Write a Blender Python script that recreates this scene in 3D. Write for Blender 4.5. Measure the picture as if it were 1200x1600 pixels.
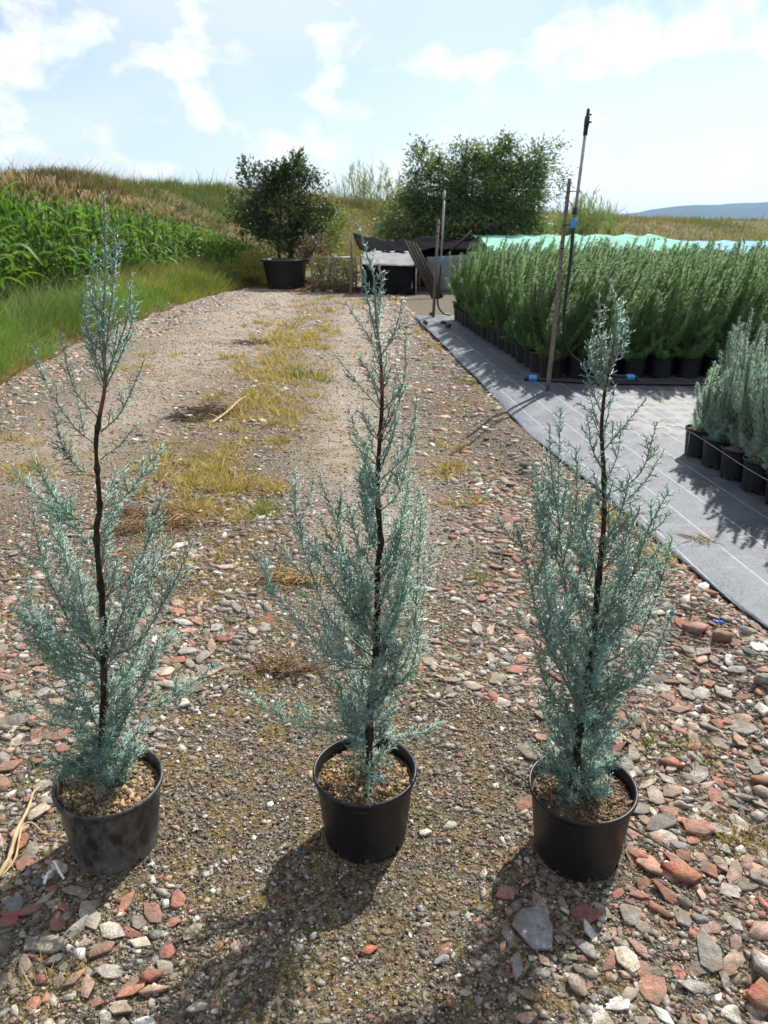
import bpy, math, random
import numpy as np
from mathutils import Vector

for o in list(bpy.data.objects): bpy.data.objects.remove(o)
scene = bpy.context.scene
COL = scene.collection
rs = np.random.RandomState(7)
random.seed(7)

# ------------------------------------------------------------------ camera, sky, sun, exposure
CAM_H, FPX = 1.42, 1170.0
PITCH = math.atan((800 - 350) / FPX)
cam = bpy.data.cameras.new('camera')
cam_o = bpy.data.objects.new('camera', cam); COL.objects.link(cam_o)
cam_o.location = (0, 0, CAM_H)
cam_o.rotation_euler = (math.pi / 2 - PITCH, 0, 0)
cam.sensor_fit = 'VERTICAL'; cam.sensor_height = 36.0; cam.sensor_width = 27.0
cam.lens = FPX / 1600 * 36.0
cam.clip_start = 0.05; cam.clip_end = 20000
cam.dof.use_dof = True; cam.dof.focus_distance = 1.95; cam.dof.aperture_fstop = 8.5
scene.camera = cam_o

SUN_EL, SUN_AZ = math.radians(47), math.radians(33)      # azimuth: to the right of straight ahead (+Y)
SDIR = Vector((math.sin(SUN_AZ) * math.cos(SUN_EL), math.cos(SUN_AZ) * math.cos(SUN_EL), math.sin(SUN_EL)))
world = bpy.data.worlds.new('World'); scene.world = world; world.use_nodes = True
nt = world.node_tree; nt.nodes.clear()
W = nt.nodes.new
sky = W('ShaderNodeTexSky'); sky.sky_type = 'NISHITA'; sky.sun_disc = False
sky.sun_elevation = SUN_EL; sky.sun_rotation = SUN_AZ
sky.air_density = 1.0; sky.dust_density = 0.7; sky.ozone_density = 2.2
tc = W('ShaderNodeTexCoord')
mp = W('ShaderNodeMapping'); mp.inputs['Scale'].default_value = (1, 1, 1.7); mp.inputs['Location'].default_value = (5.1, 0.3, 1.2)
n1 = W('ShaderNodeTexNoise'); n1.inputs['Scale'].default_value = 8.5; n1.inputs['Detail'].default_value = 11; n1.inputs['Roughness'].default_value = 0.57
n1.inputs['Distortion'].default_value = 0.25
r1 = W('ShaderNodeValToRGB'); r1.color_ramp.elements[0].position = 0.43; r1.color_ramp.elements[1].position = 0.63
r1.color_ramp.elements[0].color = (0, 0, 0, 1); r1.color_ramp.elements[1].color = (1, 1, 1, 1)
n2 = W('ShaderNodeTexNoise'); n2.inputs['Scale'].default_value = 1.9; n2.inputs['Detail'].default_value = 4
r2 = W('ShaderNodeValToRGB'); r2.color_ramp.elements[0].position = 0.4; r2.color_ramp.elements[1].position = 0.72
r2.color_ramp.elements[0].color = (.3, .3, .3, 1); r2.color_ramp.elements[1].color = (.7, .7, .7, 1)
mx = W('ShaderNodeMath'); mx.operation = 'MAXIMUM'
cmix = W('ShaderNodeMixRGB'); cmix.inputs[2].default_value = (9.2, 9.35, 9.5, 1)
tint = W('ShaderNodeMixRGB'); tint.blend_type = 'MULTIPLY'; tint.inputs[0].default_value = 1; tint.inputs[2].default_value = (0.88, 1.0, 1.12, 1)
bg = W('ShaderNodeBackground'); bg.inputs['Strength'].default_value = 0.078
wo = W('ShaderNodeOutputWorld')
L = nt.links.new
L(tc.outputs['Generated'], mp.inputs['Vector']); L(mp.outputs[0], n1.inputs['Vector']); L(mp.outputs[0], n2.inputs['Vector'])
L(n1.outputs['Fac'], r1.inputs[0]); L(n2.outputs['Fac'], r2.inputs[0])
L(r1.outputs[0], mx.inputs[0]); L(r2.outputs[0], mx.inputs[1]); L(mx.outputs[0], cmix.inputs[0])
L(sky.outputs[0], tint.inputs[1]); L(tint.outputs[0], cmix.inputs[1]); L(cmix.outputs[0], bg.inputs['Color']); L(bg.outputs[0], wo.inputs[0])

sun = bpy.data.lights.new('sun', 'SUN'); sun.energy = 5.0; sun.angle = math.radians(0.53); sun.color = (1.0, 0.955, 0.88)
sun_o = bpy.data.objects.new('sun', sun); COL.objects.link(sun_o)
sun_o.rotation_euler = SDIR.to_track_quat('Z', 'Y').to_euler(); sun_o.location = (6, 9, 12)
scene.view_settings.view_transform = 'Standard'; scene.view_settings.look = 'None'
scene.view_settings.gamma = 1.0; scene.view_settings.exposure = 0.66
scene.view_settings.use_curve_mapping = False
scene.cycles.max_bounces = 5; scene.cycles.diffuse_bounces = 3; scene.cycles.transmission_bounces = 3; scene.cycles.glossy_bounces = 2; scene.cycles.volume_bounces = 0; scene.cycles.transparent_max_bounces = 4

# ------------------------------------------------------------------ pixel helpers (a pixel gives a direction; distance comes from the ground or the thing's own place)
cP, sP = math.cos(PITCH), math.sin(PITCH)
def ray(x, y):
    u = (x - 600) / FPX; v = (800 - y) / FPX
    return np.array((u, cP + v * sP, -sP + v * cP))
def on_ground(x, y, z=0.0):
    r = ray(x, y); return r * ((z - CAM_H) / r[2]) + np.array((0, 0, CAM_H))
def at_y(x, y, Y):
    r = ray(x, y); return r * (Y / r[1]) + np.array((0, 0, CAM_H))

# ------------------------------------------------------------------ materials
def mat(name, build):
    m = bpy.data.materials.new(name); m.use_nodes = True
    t = m.node_tree; t.nodes.clear()
    out = t.nodes.new('ShaderNodeOutputMaterial')
    build(t, out); return m
def N(t, kind, **kw):
    n = t.nodes.new('ShaderNode' + kind)
    for k, v in kw.items():
        if k.startswith('_'): setattr(n, k[1:], v)
        else: n.inputs[k.replace('0', ' ')].default_value = v
    return n
def ramp(t, stops, src=None, interp='LINEAR'):
    r = t.nodes.new('ShaderNodeValToRGB'); cr = r.color_ramp; cr.interpolation = interp
    while len(cr.elements) < len(stops): cr.elements.new(0.5)
    for e, (p, c) in zip(cr.elements, stops):
        e.position = p; e.color = (c, c, c, 1) if not isinstance(c, tuple) else (*c, 1)
    if src: t.links.new(src, r.inputs[0])
    return r
def mixc(t, a, b, fac, mode='MIX'):
    m = t.nodes.new('ShaderNodeMixRGB'); m.blend_type = mode
    for s, v in ((0, fac), (1, a), (2, b)):
        if hasattr(v, 'links') or hasattr(v, 'is_linked'): t.links.new(v, m.inputs[s])
        elif isinstance(v, tuple): m.inputs[s].default_value = (*v, 1)
        else: m.inputs[s].default_value = v
    return m.outputs[0]
def bump(t, h, strength, dist):
    b = N(t, 'Bump', Strength=strength, Distance=dist); t.links.new(h, b.inputs['Height']); return b.outputs[0]
def objvec(t):
    return N(t, 'TexCoord').outputs['Object']

def simple(name, col, rough=0.7, spec=0.3, var=0.25, scale=20.0, metal=0.0, bmp=0.3):
    def b(t, out):
        p = N(t, 'BsdfPrincipled', Roughness=rough, Metallic=metal); p.inputs['Specular IOR Level'].default_value = spec
        n = N(t, 'TexNoise', Scale=scale, Detail=6.0); t.links.new(objvec(t), n.inputs['Vector'])
        lo = tuple(c * (1 - var) for c in col); hi = tuple(min(1, c * (1 + var)) for c in col)
        t.links.new(ramp(t, [(0.3, lo), (0.7, hi)], n.outputs['Fac']).outputs[0], p.inputs['Base Color'])
        t.links.new(bump(t, n.outputs['Fac'], bmp, 0.004), p.inputs['Normal'])
        t.links.new(p.outputs[0], out.inputs[0])
    return mat(name, b)

def leafmat(name, trans=0.35, rough=0.55, objvar=0.25, spec=0.35, tgain=(1.25, 1.3, 0.75)):
    """colour from the mesh's own 'col' attribute, varied a little from plant to plant; part of the light passes through"""
    def b(t, out):
        a = N(t, 'Attribute', _attribute_name='col')
        oi = N(t, 'ObjectInfo')
        hs = N(t, 'HueSaturation'); t.links.new(a.outputs['Color'], hs.inputs['Color'])
        mr = N(t, 'MapRange'); mr.inputs[3].default_value = 1 - objvar; mr.inputs[4].default_value = 1 + objvar
        t.links.new(oi.outputs['Random'], mr.inputs[0]); t.links.new(mr.outputs[0], hs.inputs['Value'])
        p = N(t, 'BsdfPrincipled', Roughness=rough); p.inputs['Specular IOR Level'].default_value = spec
        t.links.new(hs.outputs[0], p.inputs['Base Color'])
        tr = N(t, 'BsdfTranslucent')
        t.links.new(mixc(t, hs.outputs[0], tgain, 1.0, 'MULTIPLY'), tr.inputs[0])
        ms = N(t, 'MixShader'); ms.inputs[0].default_value = trans
        t.links.new(p.outputs[0], ms.inputs[1]); t.links.new(tr.outputs[0], ms.inputs[2]); t.links.new(ms.outputs[0], out.inputs[0])
    return mat(name, b)

def stonemat(name, source):
    def b(t, out):
        c = N(t, 'ObjectInfo').outputs['Color'] if source == 'object' else N(t, 'Attribute', _attribute_name='col').outputs['Color']
        g = N(t, 'NewGeometry')
        n = N(t, 'TexNoise', Scale=55.0, Detail=8.0, Roughness=0.65); t.links.new(g.outputs['Position'], n.inputs['Vector'])
        n2 = N(t, 'TexNoise', Scale=420.0, Detail=3.0); t.links.new(g.outputs['Position'], n2.inputs['Vector'])
        c1 = mixc(t, c, ramp(t, [(0.3, 0.5), (0.52, 1.0), (0.75, 1.4)], n.outputs['Fac']).outputs[0], 1.0, 'MULTIPLY')
        c2 = mixc(t, c1, ramp(t, [(0.32, 0.62), (0.68, 1.3)], n2.outputs['Fac']).outputs[0], 1.0, 'MULTIPLY')
        # grey-brown soil film that clings in patches
        n3 = N(t, 'TexNoise', Scale=21.0, Detail=5.0); t.links.new(g.outputs['Position'], n3.inputs['Vector'])
        c3 = mixc(t, c2, (0.17, 0.135, 0.095), ramp(t, [(0.42, 0.05), (0.64, 0.85)], n3.outputs['Fac']).outputs[0])
        p = N(t, 'BsdfPrincipled', Roughness=0.86); p.inputs['Specular IOR Level'].default_value = 0.25
        t.links.new(c3, p.inputs['Base Color'])
        t.links.new(bump(t, n.outputs['Fac'], 0.9, 0.01), p.inputs['Normal'])
        t.links.new(p.outputs[0], out.inputs[0])
    return mat(name, b)

def groundmat():
    def b(t, out):
        g = N(t, 'NewGeometry'); P = g.outputs['Position']
        a = N(t, 'Attribute', _attribute_name='col')      # r: packed track, g: mossy, b: far field
        sep = N(t, 'SeparateColor'); t.links.new(a.outputs['Color'], sep.inputs[0])
        big = N(t, 'TexNoise', Scale=2.3, Detail=6.0, Roughness=0.6); t.links.new(P, big.inputs['Vector'])
        fine = N(t, 'TexNoise', Scale=70.0, Detail=8.0, Roughness=0.7); t.links.new(P, fine.inputs['Vector'])
        soil = ramp(t, [(0.38, (0.02, 0.017, 0.011)), (0.48, (0.09, 0.073, 0.05)), (0.57, (0.22, 0.18, 0.13)), (0.7, (0.40, 0.34, 0.26))], fine.outputs['Fac']).outputs[0]
        sand = ramp(t, [(0.3, (0.2, 0.165, 0.13)), (0.7, (0.5, 0.435, 0.36))], fine.outputs['Fac']).outputs[0]
        c = mixc(t, soil, sand, sep.outputs[0])
        moss_n = N(t, 'TexNoise', Scale=9.0, Detail=7.0, Roughness=0.7); t.links.new(P, moss_n.inputs['Vector'])
        mfac = N(t, 'Math', _operation='MULTIPLY'); t.links.new(ramp(t, [(0.46, 0.0), (0.6, 1.0)], moss_n.outputs['Fac']).outputs[0], mfac.inputs[0]); t.links.new(sep.outputs[1], mfac.inputs[1])
        moss = ramp(t, [(0.36, (0.07, 0.05, 0.016)), (0.66, (0.30, 0.21, 0.06))], fine.outputs['Fac']).outputs[0]
        c = mixc(t, c, moss, mfac.outputs[0])
        v = N(t, 'TexVoronoi', Scale=150.0, Randomness=1.0); t.links.new(P, v.inputs['Vector'])
        v2 = N(t, 'TexVoronoi', Scale=62.0, Randomness=1.0); t.links.new(P, v2.inputs['Vector'])
        vs = N(t, 'SeparateColor'); t.links.new(v.outputs['Color'], vs.inputs[0])
        vs2 = N(t, 'SeparateColor'); t.links.new(v2.outputs['Color'], vs2.inputs[0])
        pal = [(0.0, (0.12, 0.11, 0.095)), (0.25, (0.22, 0.19, 0.15)), (0.45, (0.33, 0.28, 0.22)), (0.62, (0.28, 0.26, 0.24)), (0.74, (0.36, 0.2, 0.14)), (0.84, (0.42, 0.38, 0.31)), (0.95, (0.58, 0.54, 0.47))]
        peb = ramp(t, pal, vs.outputs[0], 'CONSTANT').outputs[0]
        peb2 = ramp(t, pal, vs2.outputs[0], 'CONSTANT').outputs[0]
        pf = N(t, 'Math', _operation='MULTIPLY'); t.links.new(ramp(t, [(0.3, 1.0), (0.5, 0.0)], v.outputs['Distance']).outputs[0], pf.inputs[0])
        t.links.new(ramp(t, [(0.35, 0.15), (0.6, 0.8)], big.outputs['Fac']).outputs[0], pf.inputs[1])
        c = mixc(t, c, peb, pf.outputs[0])
        sel = ramp(t, [(0.55, 0.0), (0.56, 1.0)], vs2.outputs[1]).outputs[0]
        pf2 = N(t, 'Math', _operation='MULTIPLY'); t.links.new(ramp(t, [(0.28, 0.9), (0.42, 0.0)], v2.outputs['Distance']).outputs[0], pf2.inputs[0]); t.links.new(sel, pf2.inputs[1])
        c = mixc(t, c, peb2, pf2.outputs[0])
        fn = N(t, 'TexNoise', Scale=0.05, Detail=5.0); t.links.new(P, fn.inputs['Vector'])
        fld = ramp(t, [(0.3, (0.07, 0.085, 0.03)), (0.7, (0.17, 0.15, 0.07))], fn.outputs['Fac']).outputs[0]
        c = mixc(t, c, fld, sep.outputs[2])
        p = N(t, 'BsdfPrincipled', Roughness=0.92); p.inputs['Specular IOR Level'].default_value = 0.15
        t.links.new(c, p.inputs['Base Color'])
        h1 = N(t, 'Math', _operation='MULTIPLY_ADD'); t.links.new(pf.outputs[0], h1.inputs[0]); h1.inputs[1].default_value = 0.5; t.links.new(fine.outputs['Fac'], h1.inputs[2])
        h2 = N(t, 'Math', _operation='MULTIPLY_ADD'); t.links.new(pf2.outputs[0], h2.inputs[0]); h2.inputs[1].default_value = 0.9; t.links.new(h1.outputs[0], h2.inputs[2])
        t.links.new(bump(t, h2.outputs[0], 1.0, 0.013), p.inputs['Normal'])
        t.links.new(p.outputs[0], out.inputs[0])
    return mat('packed_gravel_soil', b)

def fabricmat():
    def b(t, out):
        g = N(t, 'NewGeometry'); P = g.outputs['Position']
        mpn = N(t, 'Mapping'); mpn.inputs['Rotation'].default_value = (0, 0, -0.085); t.links.new(P, mpn.inputs['Vector'])
        s = N(t, 'SeparateXYZ'); t.links.new(mpn.outputs[0], s.inputs[0])
        def lines(sock, period, width, off):
            m1 = N(t, 'Math', _operation='MULTIPLY_ADD'); t.links.new(sock, m1.inputs[0]); m1.inputs[1].default_value = 1 / period; m1.inputs[2].default_value = off
            f = N(t, 'Math', _operation='FRACT'); t.links.new(m1.outputs[0], f.inputs[0])
            lt = N(t, 'Math', _operation='LESS_THAN'); t.links.new(f.outputs[0], lt.inputs[0]); lt.inputs[1].default_value = width / period
            return lt.outputs[0]
        la = lines(s.outputs[0], 0.205, 0.0038, 0.3)
        lb = lines(s.outputs[1], 0.31, 0.0022, 0.1)
        n = N(t, 'TexNoise', Scale=6.0, Detail=7.0, Roughness=0.6); t.links.new(P, n.inputs['Vector'])
        nf = N(t, 'TexNoise', Scale=140.0, Detail=3.0); t.links.new(P, nf.inputs['Vector'])
        base = ramp(t, [(0.3, (0.048, 0.058, 0.078)), (0.7, (0.095, 0.108, 0.132))], n.outputs['Fac']).outputs[0]
        base = mixc(t, base, ramp(t, [(0.3, 0.8), (0.7, 1.2)], nf.outputs['Fac']).outputs[0], 1.0, 'MULTIPLY')
        c = mixc(t, base, (0.42, 0.44, 0.47), la)
        lbf = N(t, 'Math', _operation='MULTIPLY'); t.links.new(lb, lbf.inputs[0]); t.links.new(ramp(t, [(0.4, 0.15), (0.6, 0.7)], n.outputs['Fac']).outputs[0], lbf.inputs[1])
        c = mixc(t, c, (0.3, 0.31, 0.32), lbf.outputs[0])
        # pale dust left between the rings where pots once stood
        v = N(t, 'TexVoronoi', Scale=5.0, Randomness=0.28); v.inputs['Scale'].default_value = 5.2
        flat = N(t, 'CombineXYZ'); sp = N(t, 'SeparateXYZ'); t.links.new(P, sp.inputs[0]); t.links.new(sp.outputs[0], flat.inputs[0]); t.links.new(sp.outputs[1], flat.inputs[1])
        t.links.new(flat.outputs[0], v.inputs['Vector'])
        def box(sock, a0, a1, a2, a3):
            return ramp(t, [(0, 0.0), ((a0) / 10, 0.0), ((a1) / 10, 1.0), ((a2) / 10, 1.0), ((a3) / 10, 0.0)], None), sock
        def boxed(sock, a):
            d = N(t, 'Math', _operation='MULTIPLY'); t.links.new(sock, d.inputs[0]); d.inputs[1].default_value = 0.1
            return ramp(t, [(0, 0.0), (a[0] / 10, 0.0), (a[1] / 10, 1.0), (a[2] / 10, 1.0), (a[3] / 10, 0.0)], d.outputs[0]).outputs[0]
        bx = boxed(sp.outputs[0], (1.55, 1.95, 3.4, 3.8)); by = boxed(sp.outputs[1], (4.85, 5.2, 6.45, 6.7))
        m1 = N(t, 'Math', _operation='MULTIPLY'); t.links.new(bx, m1.inputs[0]); t.links.new(by, m1.inputs[1])
        m2 = N(t, 'Math', _operation='MULTIPLY'); t.links.new(m1.outputs[0], m2.inputs[0]); t.links.new(ramp(t, [(0.36, 0.05), (0.46, 0.55)], v.outputs['Distance']).outputs[0], m2.inputs[1])
        c = mixc(t, c, (0.27, 0.25, 0.22), m2.outputs[0])
        dn = N(t, 'TexNoise', Scale=1.7, Detail=8.0, Roughness=0.65); t.links.new(P, dn.inputs['Vector'])
        c = mixc(t, c, (0.19, 0.2, 0.215), ramp(t, [(0.45, 0.0), (0.75, 0.45)], dn.outputs['Fac']).outputs[0])
        p = N(t, 'BsdfPrincipled'); p.inputs['Specular IOR Level'].default_value = 0.4
        t.links.new(c, p.inputs['Base Color'])
        t.links.new(ramp(t, [(0.3, 0.5), (0.7, 0.64)], dn.outputs['Fac']).outputs[0], p.inputs['Roughness'])
        w = N(t, 'Math', _operation='MULTIPLY_ADD'); t.links.new(nf.outputs['Fac'], w.inputs[0]); w.inputs[1].default_value = 0.12; t.links.new(n.outputs['Fac'], w.inputs[2])
        t.links.new(bump(t, w.outputs[0], 0.6, 0.035), p.inputs['Normal'])
        t.links.new(p.outputs[0], out.inputs[0])
    return mat('woven_ground_fabric', b)

def potmat(name, dust):
    def b(t, out):
        tcn = N(t, 'TexCoord'); V = tcn.outputs['Object']
        pm = N(t, 'Mapping'); pm.inputs['Scale'].default_value = (1, 1, .45); t.links.new(V, pm.inputs['Vector'])
        n = N(t, 'TexNoise', Scale=24.0, Detail=9.0, Roughness=0.72); t.links.new(pm.outputs[0], n.inputs['Vector'])
        n2 = N(t, 'TexNoise', Scale=160.0, Detail=3.0); t.links.new(V, n2.inputs['Vector'])
        s = N(t, 'SeparateXYZ'); t.links.new(V, s.inputs[0])
        low = ramp(t, [(0.0, 0.22), (0.06, 0.0), (1.0, 0.0)], s.outputs[2]).outputs[0]       # soil splashed along the foot
        ad = N(t, 'Math', _operation='ADD'); t.links.new(n.outputs['Fac'], ad.inputs[0]); t.links.new(low, ad.inputs[1])
        f = ramp(t, [(0.62 - 0.2 * dust, 0.0), (0.9 - 0.12 * dust, 0.25 + 0.5 * dust)], ad.outputs[0]).outputs[0]
        sp = ramp(t, [(0.70, 0.0), (0.75, 0.45)], n2.outputs['Fac']).outputs[0]
        mxx = N(t, 'Math', _operation='MAXIMUM'); t.links.new(f, mxx.inputs[0]); t.links.new(sp, mxx.inputs[1])
        c = mixc(t, (0.008, 0.0082, 0.0105), (0.24, 0.225, 0.2), mxx.outputs[0])
        p = N(t, 'BsdfPrincipled'); p.inputs['Specular IOR Level'].default_value = 0.42
        t.links.new(c, p.inputs['Base Color'])
        t.links.new(ramp(t, [(0.3, 0.36), (0.7, 0.55)], n.outputs['Fac']).outputs[0], p.inputs['Roughness'])
        t.links.new(bump(t, n2.outputs['Fac'], 0.12, 0.002), p.inputs['Normal'])
        t.links.new(p.outputs[0], out.inputs[0])
    return mat(name, b)

def netmat(name, col, trans, alpha_scale=None):
    def b(t, out):
        n = N(t, 'TexNoise', Scale=3.0, Detail=6.0); t.links.new(objvec(t), n.inputs['Vector'])
        c = ramp(t, [(0.3, tuple(x * 0.8 for x in col)), (0.7, tuple(min(1, x * 1.15) for x in col))], n.outputs['Fac']).outputs[0]
        d = N(t, 'BsdfDiffuse'); tr = N(t, 'BsdfTranslucent')
        t.links.new(c, d.inputs[0]); t.links.new(c, tr.inputs[0])
        ms = N(t, 'MixShader'); ms.inputs[0].default_value = trans
        t.links.new(d.outputs[0], ms.inputs[1]); t.links.new(tr.outputs[0], ms.inputs[2]); t.links.new(ms.outputs[0], out.inputs[0])
    return mat(name, b)

M = dict(
    ground=groundmat(), fabric=fabricmat(), pot=potmat('black_pot_plastic', 0.0), pot_dusty=potmat('dusty_pot_plastic', 1.0),
    stone=stonemat('stone_single', 'object'), rubble=stonemat('stone_mixed', 'attr'),
    cypress=leafmat('cypress_foliage', 0.33, 0.42, 0.0, 0.5, (1.05, 1.15, 0.85)), conifer=leafmat('conifer_foliage', 0.38, 0.6, 0.22), leaf=leafmat('tree_leaf', 0.36, 0.48, 0.0, 0.5),
    corn=leafmat('corn_leaf', 0.38, 0.6, 0.3, 0.2), grass=leafmat('grass_blade', 0.35, 0.6, 0.0, 0.3), dry=leafmat('dry_straw', 0.2, 0.8, 0.0, 0.2),
    bark=simple('dark_bark', (0.036, 0.025, 0.019), 0.85, 0.2, 0.7, 70, bmp=0.8), twigbark=simple('twig_bark', (0.12, 0.06, 0.04), 0.8, 0.2, 0.4, 90),
    redbark=simple('reddish_young_bark', (0.13, 0.06, 0.045), 0.8, 0.2, 0.5, 60),
    shootbark=simple('green_shoot', (0.17, 0.19, 0.13), 0.75, 0.2, 0.5, 14),
    treebark=simple('tree_bark', (0.05, 0.04, 0.032), 0.9, 0.2, 0.4, 30, bmp=0.8),
    wood=simple('weathered_wood', (0.17, 0.135, 0.11), 0.85, 0.2, 0.45, 45, bmp=0.7), steel=simple('galvanised_pipe', (0.3, 0.3, 0.3), 0.45, 0.5, 0.3, 25, 0.6),
    rubber=simple('black_hose', (0.014, 0.014, 0.016), 0.42, 0.5, 0.3, 60), blue=simple('blue_fitting', (0.06, 0.26, 0.58), 0.4, 0.5, 0.12, 40),
    teal=netmat('teal_net', (0.45, 0.78, 0.66), 0.5), skyblue=netmat('blue_net', (0.4, 0.68, 0.78), 0.4), blacknet=netmat('black_net', (0.02, 0.021, 0.024), 0.25),
    white=netmat('white_sheet', (0.3, 0.3, 0.31), 0.15), greytarp=netmat('grey_tarp', (0.24, 0.25, 0.27), 0.2),
    rust=simple('dead_brush', (0.16, 0.09, 0.05), 0.9, 0.1, 0.4, 30), hill=simple('wooded_hill', (0.035, 0.055, 0.05), 0.95, 0.05, 0.35, 0.004),
    mulch=simple('pot_mulch', (0.15, 0.105, 0.065), 0.95, 0.1, 0.6, 120, bmp=1.0), straw=simple('pale_stem', (0.4, 0.3, 0.17), 0.85, 0.2, 0.3, 30),
    bank=simple('bank_soil', (0.15, 0.12, 0.06), 0.95, 0.1, 0.4, 1.2), plast=simple('blue_plastic', (0.05, 0.2, 0.6), 0.4, 0.4, 0.1, 20),
    whitep=simple('white_plastic', (0.75, 0.75, 0.72), 0.5, 0.4, 0.1, 40),
)

# ------------------------------------------------------------------ mesh helpers
def mesh_from(name, V, T, material, cols=None, smooth=False):
    V = np.asarray(V, np.float32); T = np.asarray(T, np.int32)
    k = T.shape[1]
    me = bpy.data.meshes.new(name)
    me.vertices.add(len(V)); me.vertices.foreach_set('co', V.ravel())
    me.loops.add(T.size); me.loops.foreach_set('vertex_index', T.ravel())
    me.polygons.add(len(T)); me.polygons.foreach_set('loop_start', np.arange(0, T.size, k, dtype=np.int32))
    me.polygons.foreach_set('loop_total', np.full(len(T), k, np.int32))
    if smooth: me.polygons.foreach_set('use_smooth', np.ones(len(T), bool))
    if cols is not None:
        c = np.ones((len(V), 4), np.float32); c[:, :3] = cols
        a = me.attributes.new('col', 'FLOAT_COLOR', 'POINT'); a.data.foreach_set('color', c.ravel())
    me.update(calc_edges=True)
    if material: me.materials.append(material)
    return me
def wloc(o):
    v = np.zeros(3)
    while o is not None: v = v + np.array(o.location); o = o.parent
    return v
def obj(name, V, T, material, parent=None, cols=None, smooth=False, local=False):
    V = np.asarray(V, float)
    if parent is not None and not local: V = V - wloc(parent)
    o = bpy.data.objects.new(name, mesh_from(name, V, T, material, cols, smooth)); COL.objects.link(o)
    if parent is not None: o.parent = parent
    return o
def tag(o, label=None, cat=None, group=None, kind=None):
    if label: o['label'] = label
    if cat: o['category'] = cat
    if group: o['group'] = group
    if kind: o['kind'] = kind
    return o
def thing(name, loc, label, cat, group=None):
    o = bpy.data.objects.new(name, None); COL.objects.link(o); o.location = loc; o.empty_display_size = 0.05
    return tag(o, label, cat, group)
def copy_tree(o, parent=None):
    c = o.copy(); COL.objects.link(c); c.parent = parent
    for ch in list(o.children): copy_tree(ch, c)
    return c
class MB:
    """collects shapes into one mesh"""
    def __init__(s): s.V = []; s.T = []; s.C = []; s.n = 0
    def add(s, V, T, c=None):
        V = np.asarray(V, float); T = np.asarray(T, int)
        if T.shape[1] == 4: T = np.vstack([T[:, [0, 1, 2]], T[:, [0, 2, 3]]])
        s.V.append(V); s.T.append(T + s.n); s.n += len(V)
        s.C.append(np.tile(c if c is not None else (1, 1, 1), (len(V), 1)))
        return s
    def tube(s, pts, rad, sides=6, cap=True, c=None): return s.add(*tube(pts, rad, sides, cap), c)
    def box(s, c, size, rot=None, col=None):
        v = np.array([(x, y, z) for x in (-.5, .5) for y in (-.5, .5) for z in (-.5, .5)]) * np.array(size)
        if rot is not None: v = v @ np.array(rot).T
        f = [(0, 1, 3, 2), (4, 6, 7, 5), (0, 4, 5, 1), (2, 3, 7, 6), (0, 2, 6, 4), (1, 5, 7, 3)]
        return s.add(v + np.array(c), f, col)
    def build(s, name, m, parent=None, smooth=False, local=False, cols=False):
        return obj(name, np.vstack(s.V), np.vstack(s.T), m, parent, np.vstack(s.C) if cols else None, smooth, local)
def unit(v):
    v = np.asarray(v, float); return v / (np.linalg.norm(v, axis=-1, keepdims=True) + 1e-12)
def frames(D):
    D = unit(D); ref = np.where(np.abs(D[:, 2:3]) < 0.9, np.array([[0, 0, 1.]]), np.array([[1., 0, 0]]))
    A = unit(np.cross(D, ref)); B = np.cross(D, A); return D, A, B
def tube(pts, rad, sides=6, cap=True):
    P = np.asarray(pts, float); n = len(P); R = np.broadcast_to(np.asarray(rad, float), (n,))
    Tn = np.gradient(P, axis=0); Tn = unit(Tn)
    a = unit(np.cross(Tn[0], (0, 0, 1.) if abs(Tn[0][2]) < .9 else (1., 0, 0))); V = []
    ang = np.linspace(0, 2 * np.pi, sides, endpoint=False)
    for i in range(n):
        a = unit(a - Tn[i] * np.dot(a, Tn[i])); b = np.cross(Tn[i], a)
        V.append(P[i] + R[i] * (np.cos(ang)[:, None] * a + np.sin(ang)[:, None] * b))
    V = np.vstack(V); F = []
    for i in range(n - 1):
        for j in range(sides):
            k = (j + 1) % sides
            F.append((i * sides + j, i * sides + k, (i + 1) * sides + k)); F.append((i * sides + j, (i + 1) * sides + k, (i + 1) * sides + j))
    if cap:
        V = np.vstack([V, P[:1], P[-1:]]); c0, c1 = n * sides, n * sides + 1
        for j in range(sides):
            k = (j + 1) % sides
            F.append((c0, k, j)); F.append((c1, (n - 1) * sides + j, (n - 1) * sides + k))
    return V, np.array(F)
def spline(pts, n):
    """Catmull-Rom through pts"""
    P = np.asarray(pts, float)
    if len(P) == 2: return P[0] + (P[1] - P[0]) * np.linspace(0, 1, n)[:, None]
    Q = np.vstack([2 * P[0] - P[1], P, 2 * P[-1] - P[-2]]); out = []
    for u in np.linspace(0, len(P) - 1 - 1e-9, n):
        i = int(u); t = u - i; p0, p1, p2, p3 = Q[i:i + 4]
        out.append(.5 * ((2 * p1) + (p2 - p0) * t + (2 * p0 - 5 * p1 + 4 * p2 - p3) * t * t + (3 * p1 - p0 - 3 * p2 + p3) * t ** 3))
    return np.array(out)
def lathe(prof, seg=40, skip=None):
    ang = np.linspace(0, 2 * np.pi, seg, endpoint=False)
    V = np.vstack([np.column_stack([r * np.cos(ang), r * np.sin(ang), np.full(seg, z)]) for r, z in prof]); F = []
    for i in range(len(prof) - 1):
        for j in range(seg):
            if skip and skip(i, j): continue
            k = (j + 1) % seg; F.append((i * seg + j, i * seg + k, (i + 1) * seg + k, (i + 1) * seg + j))
    return V, np.array(F)
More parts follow.
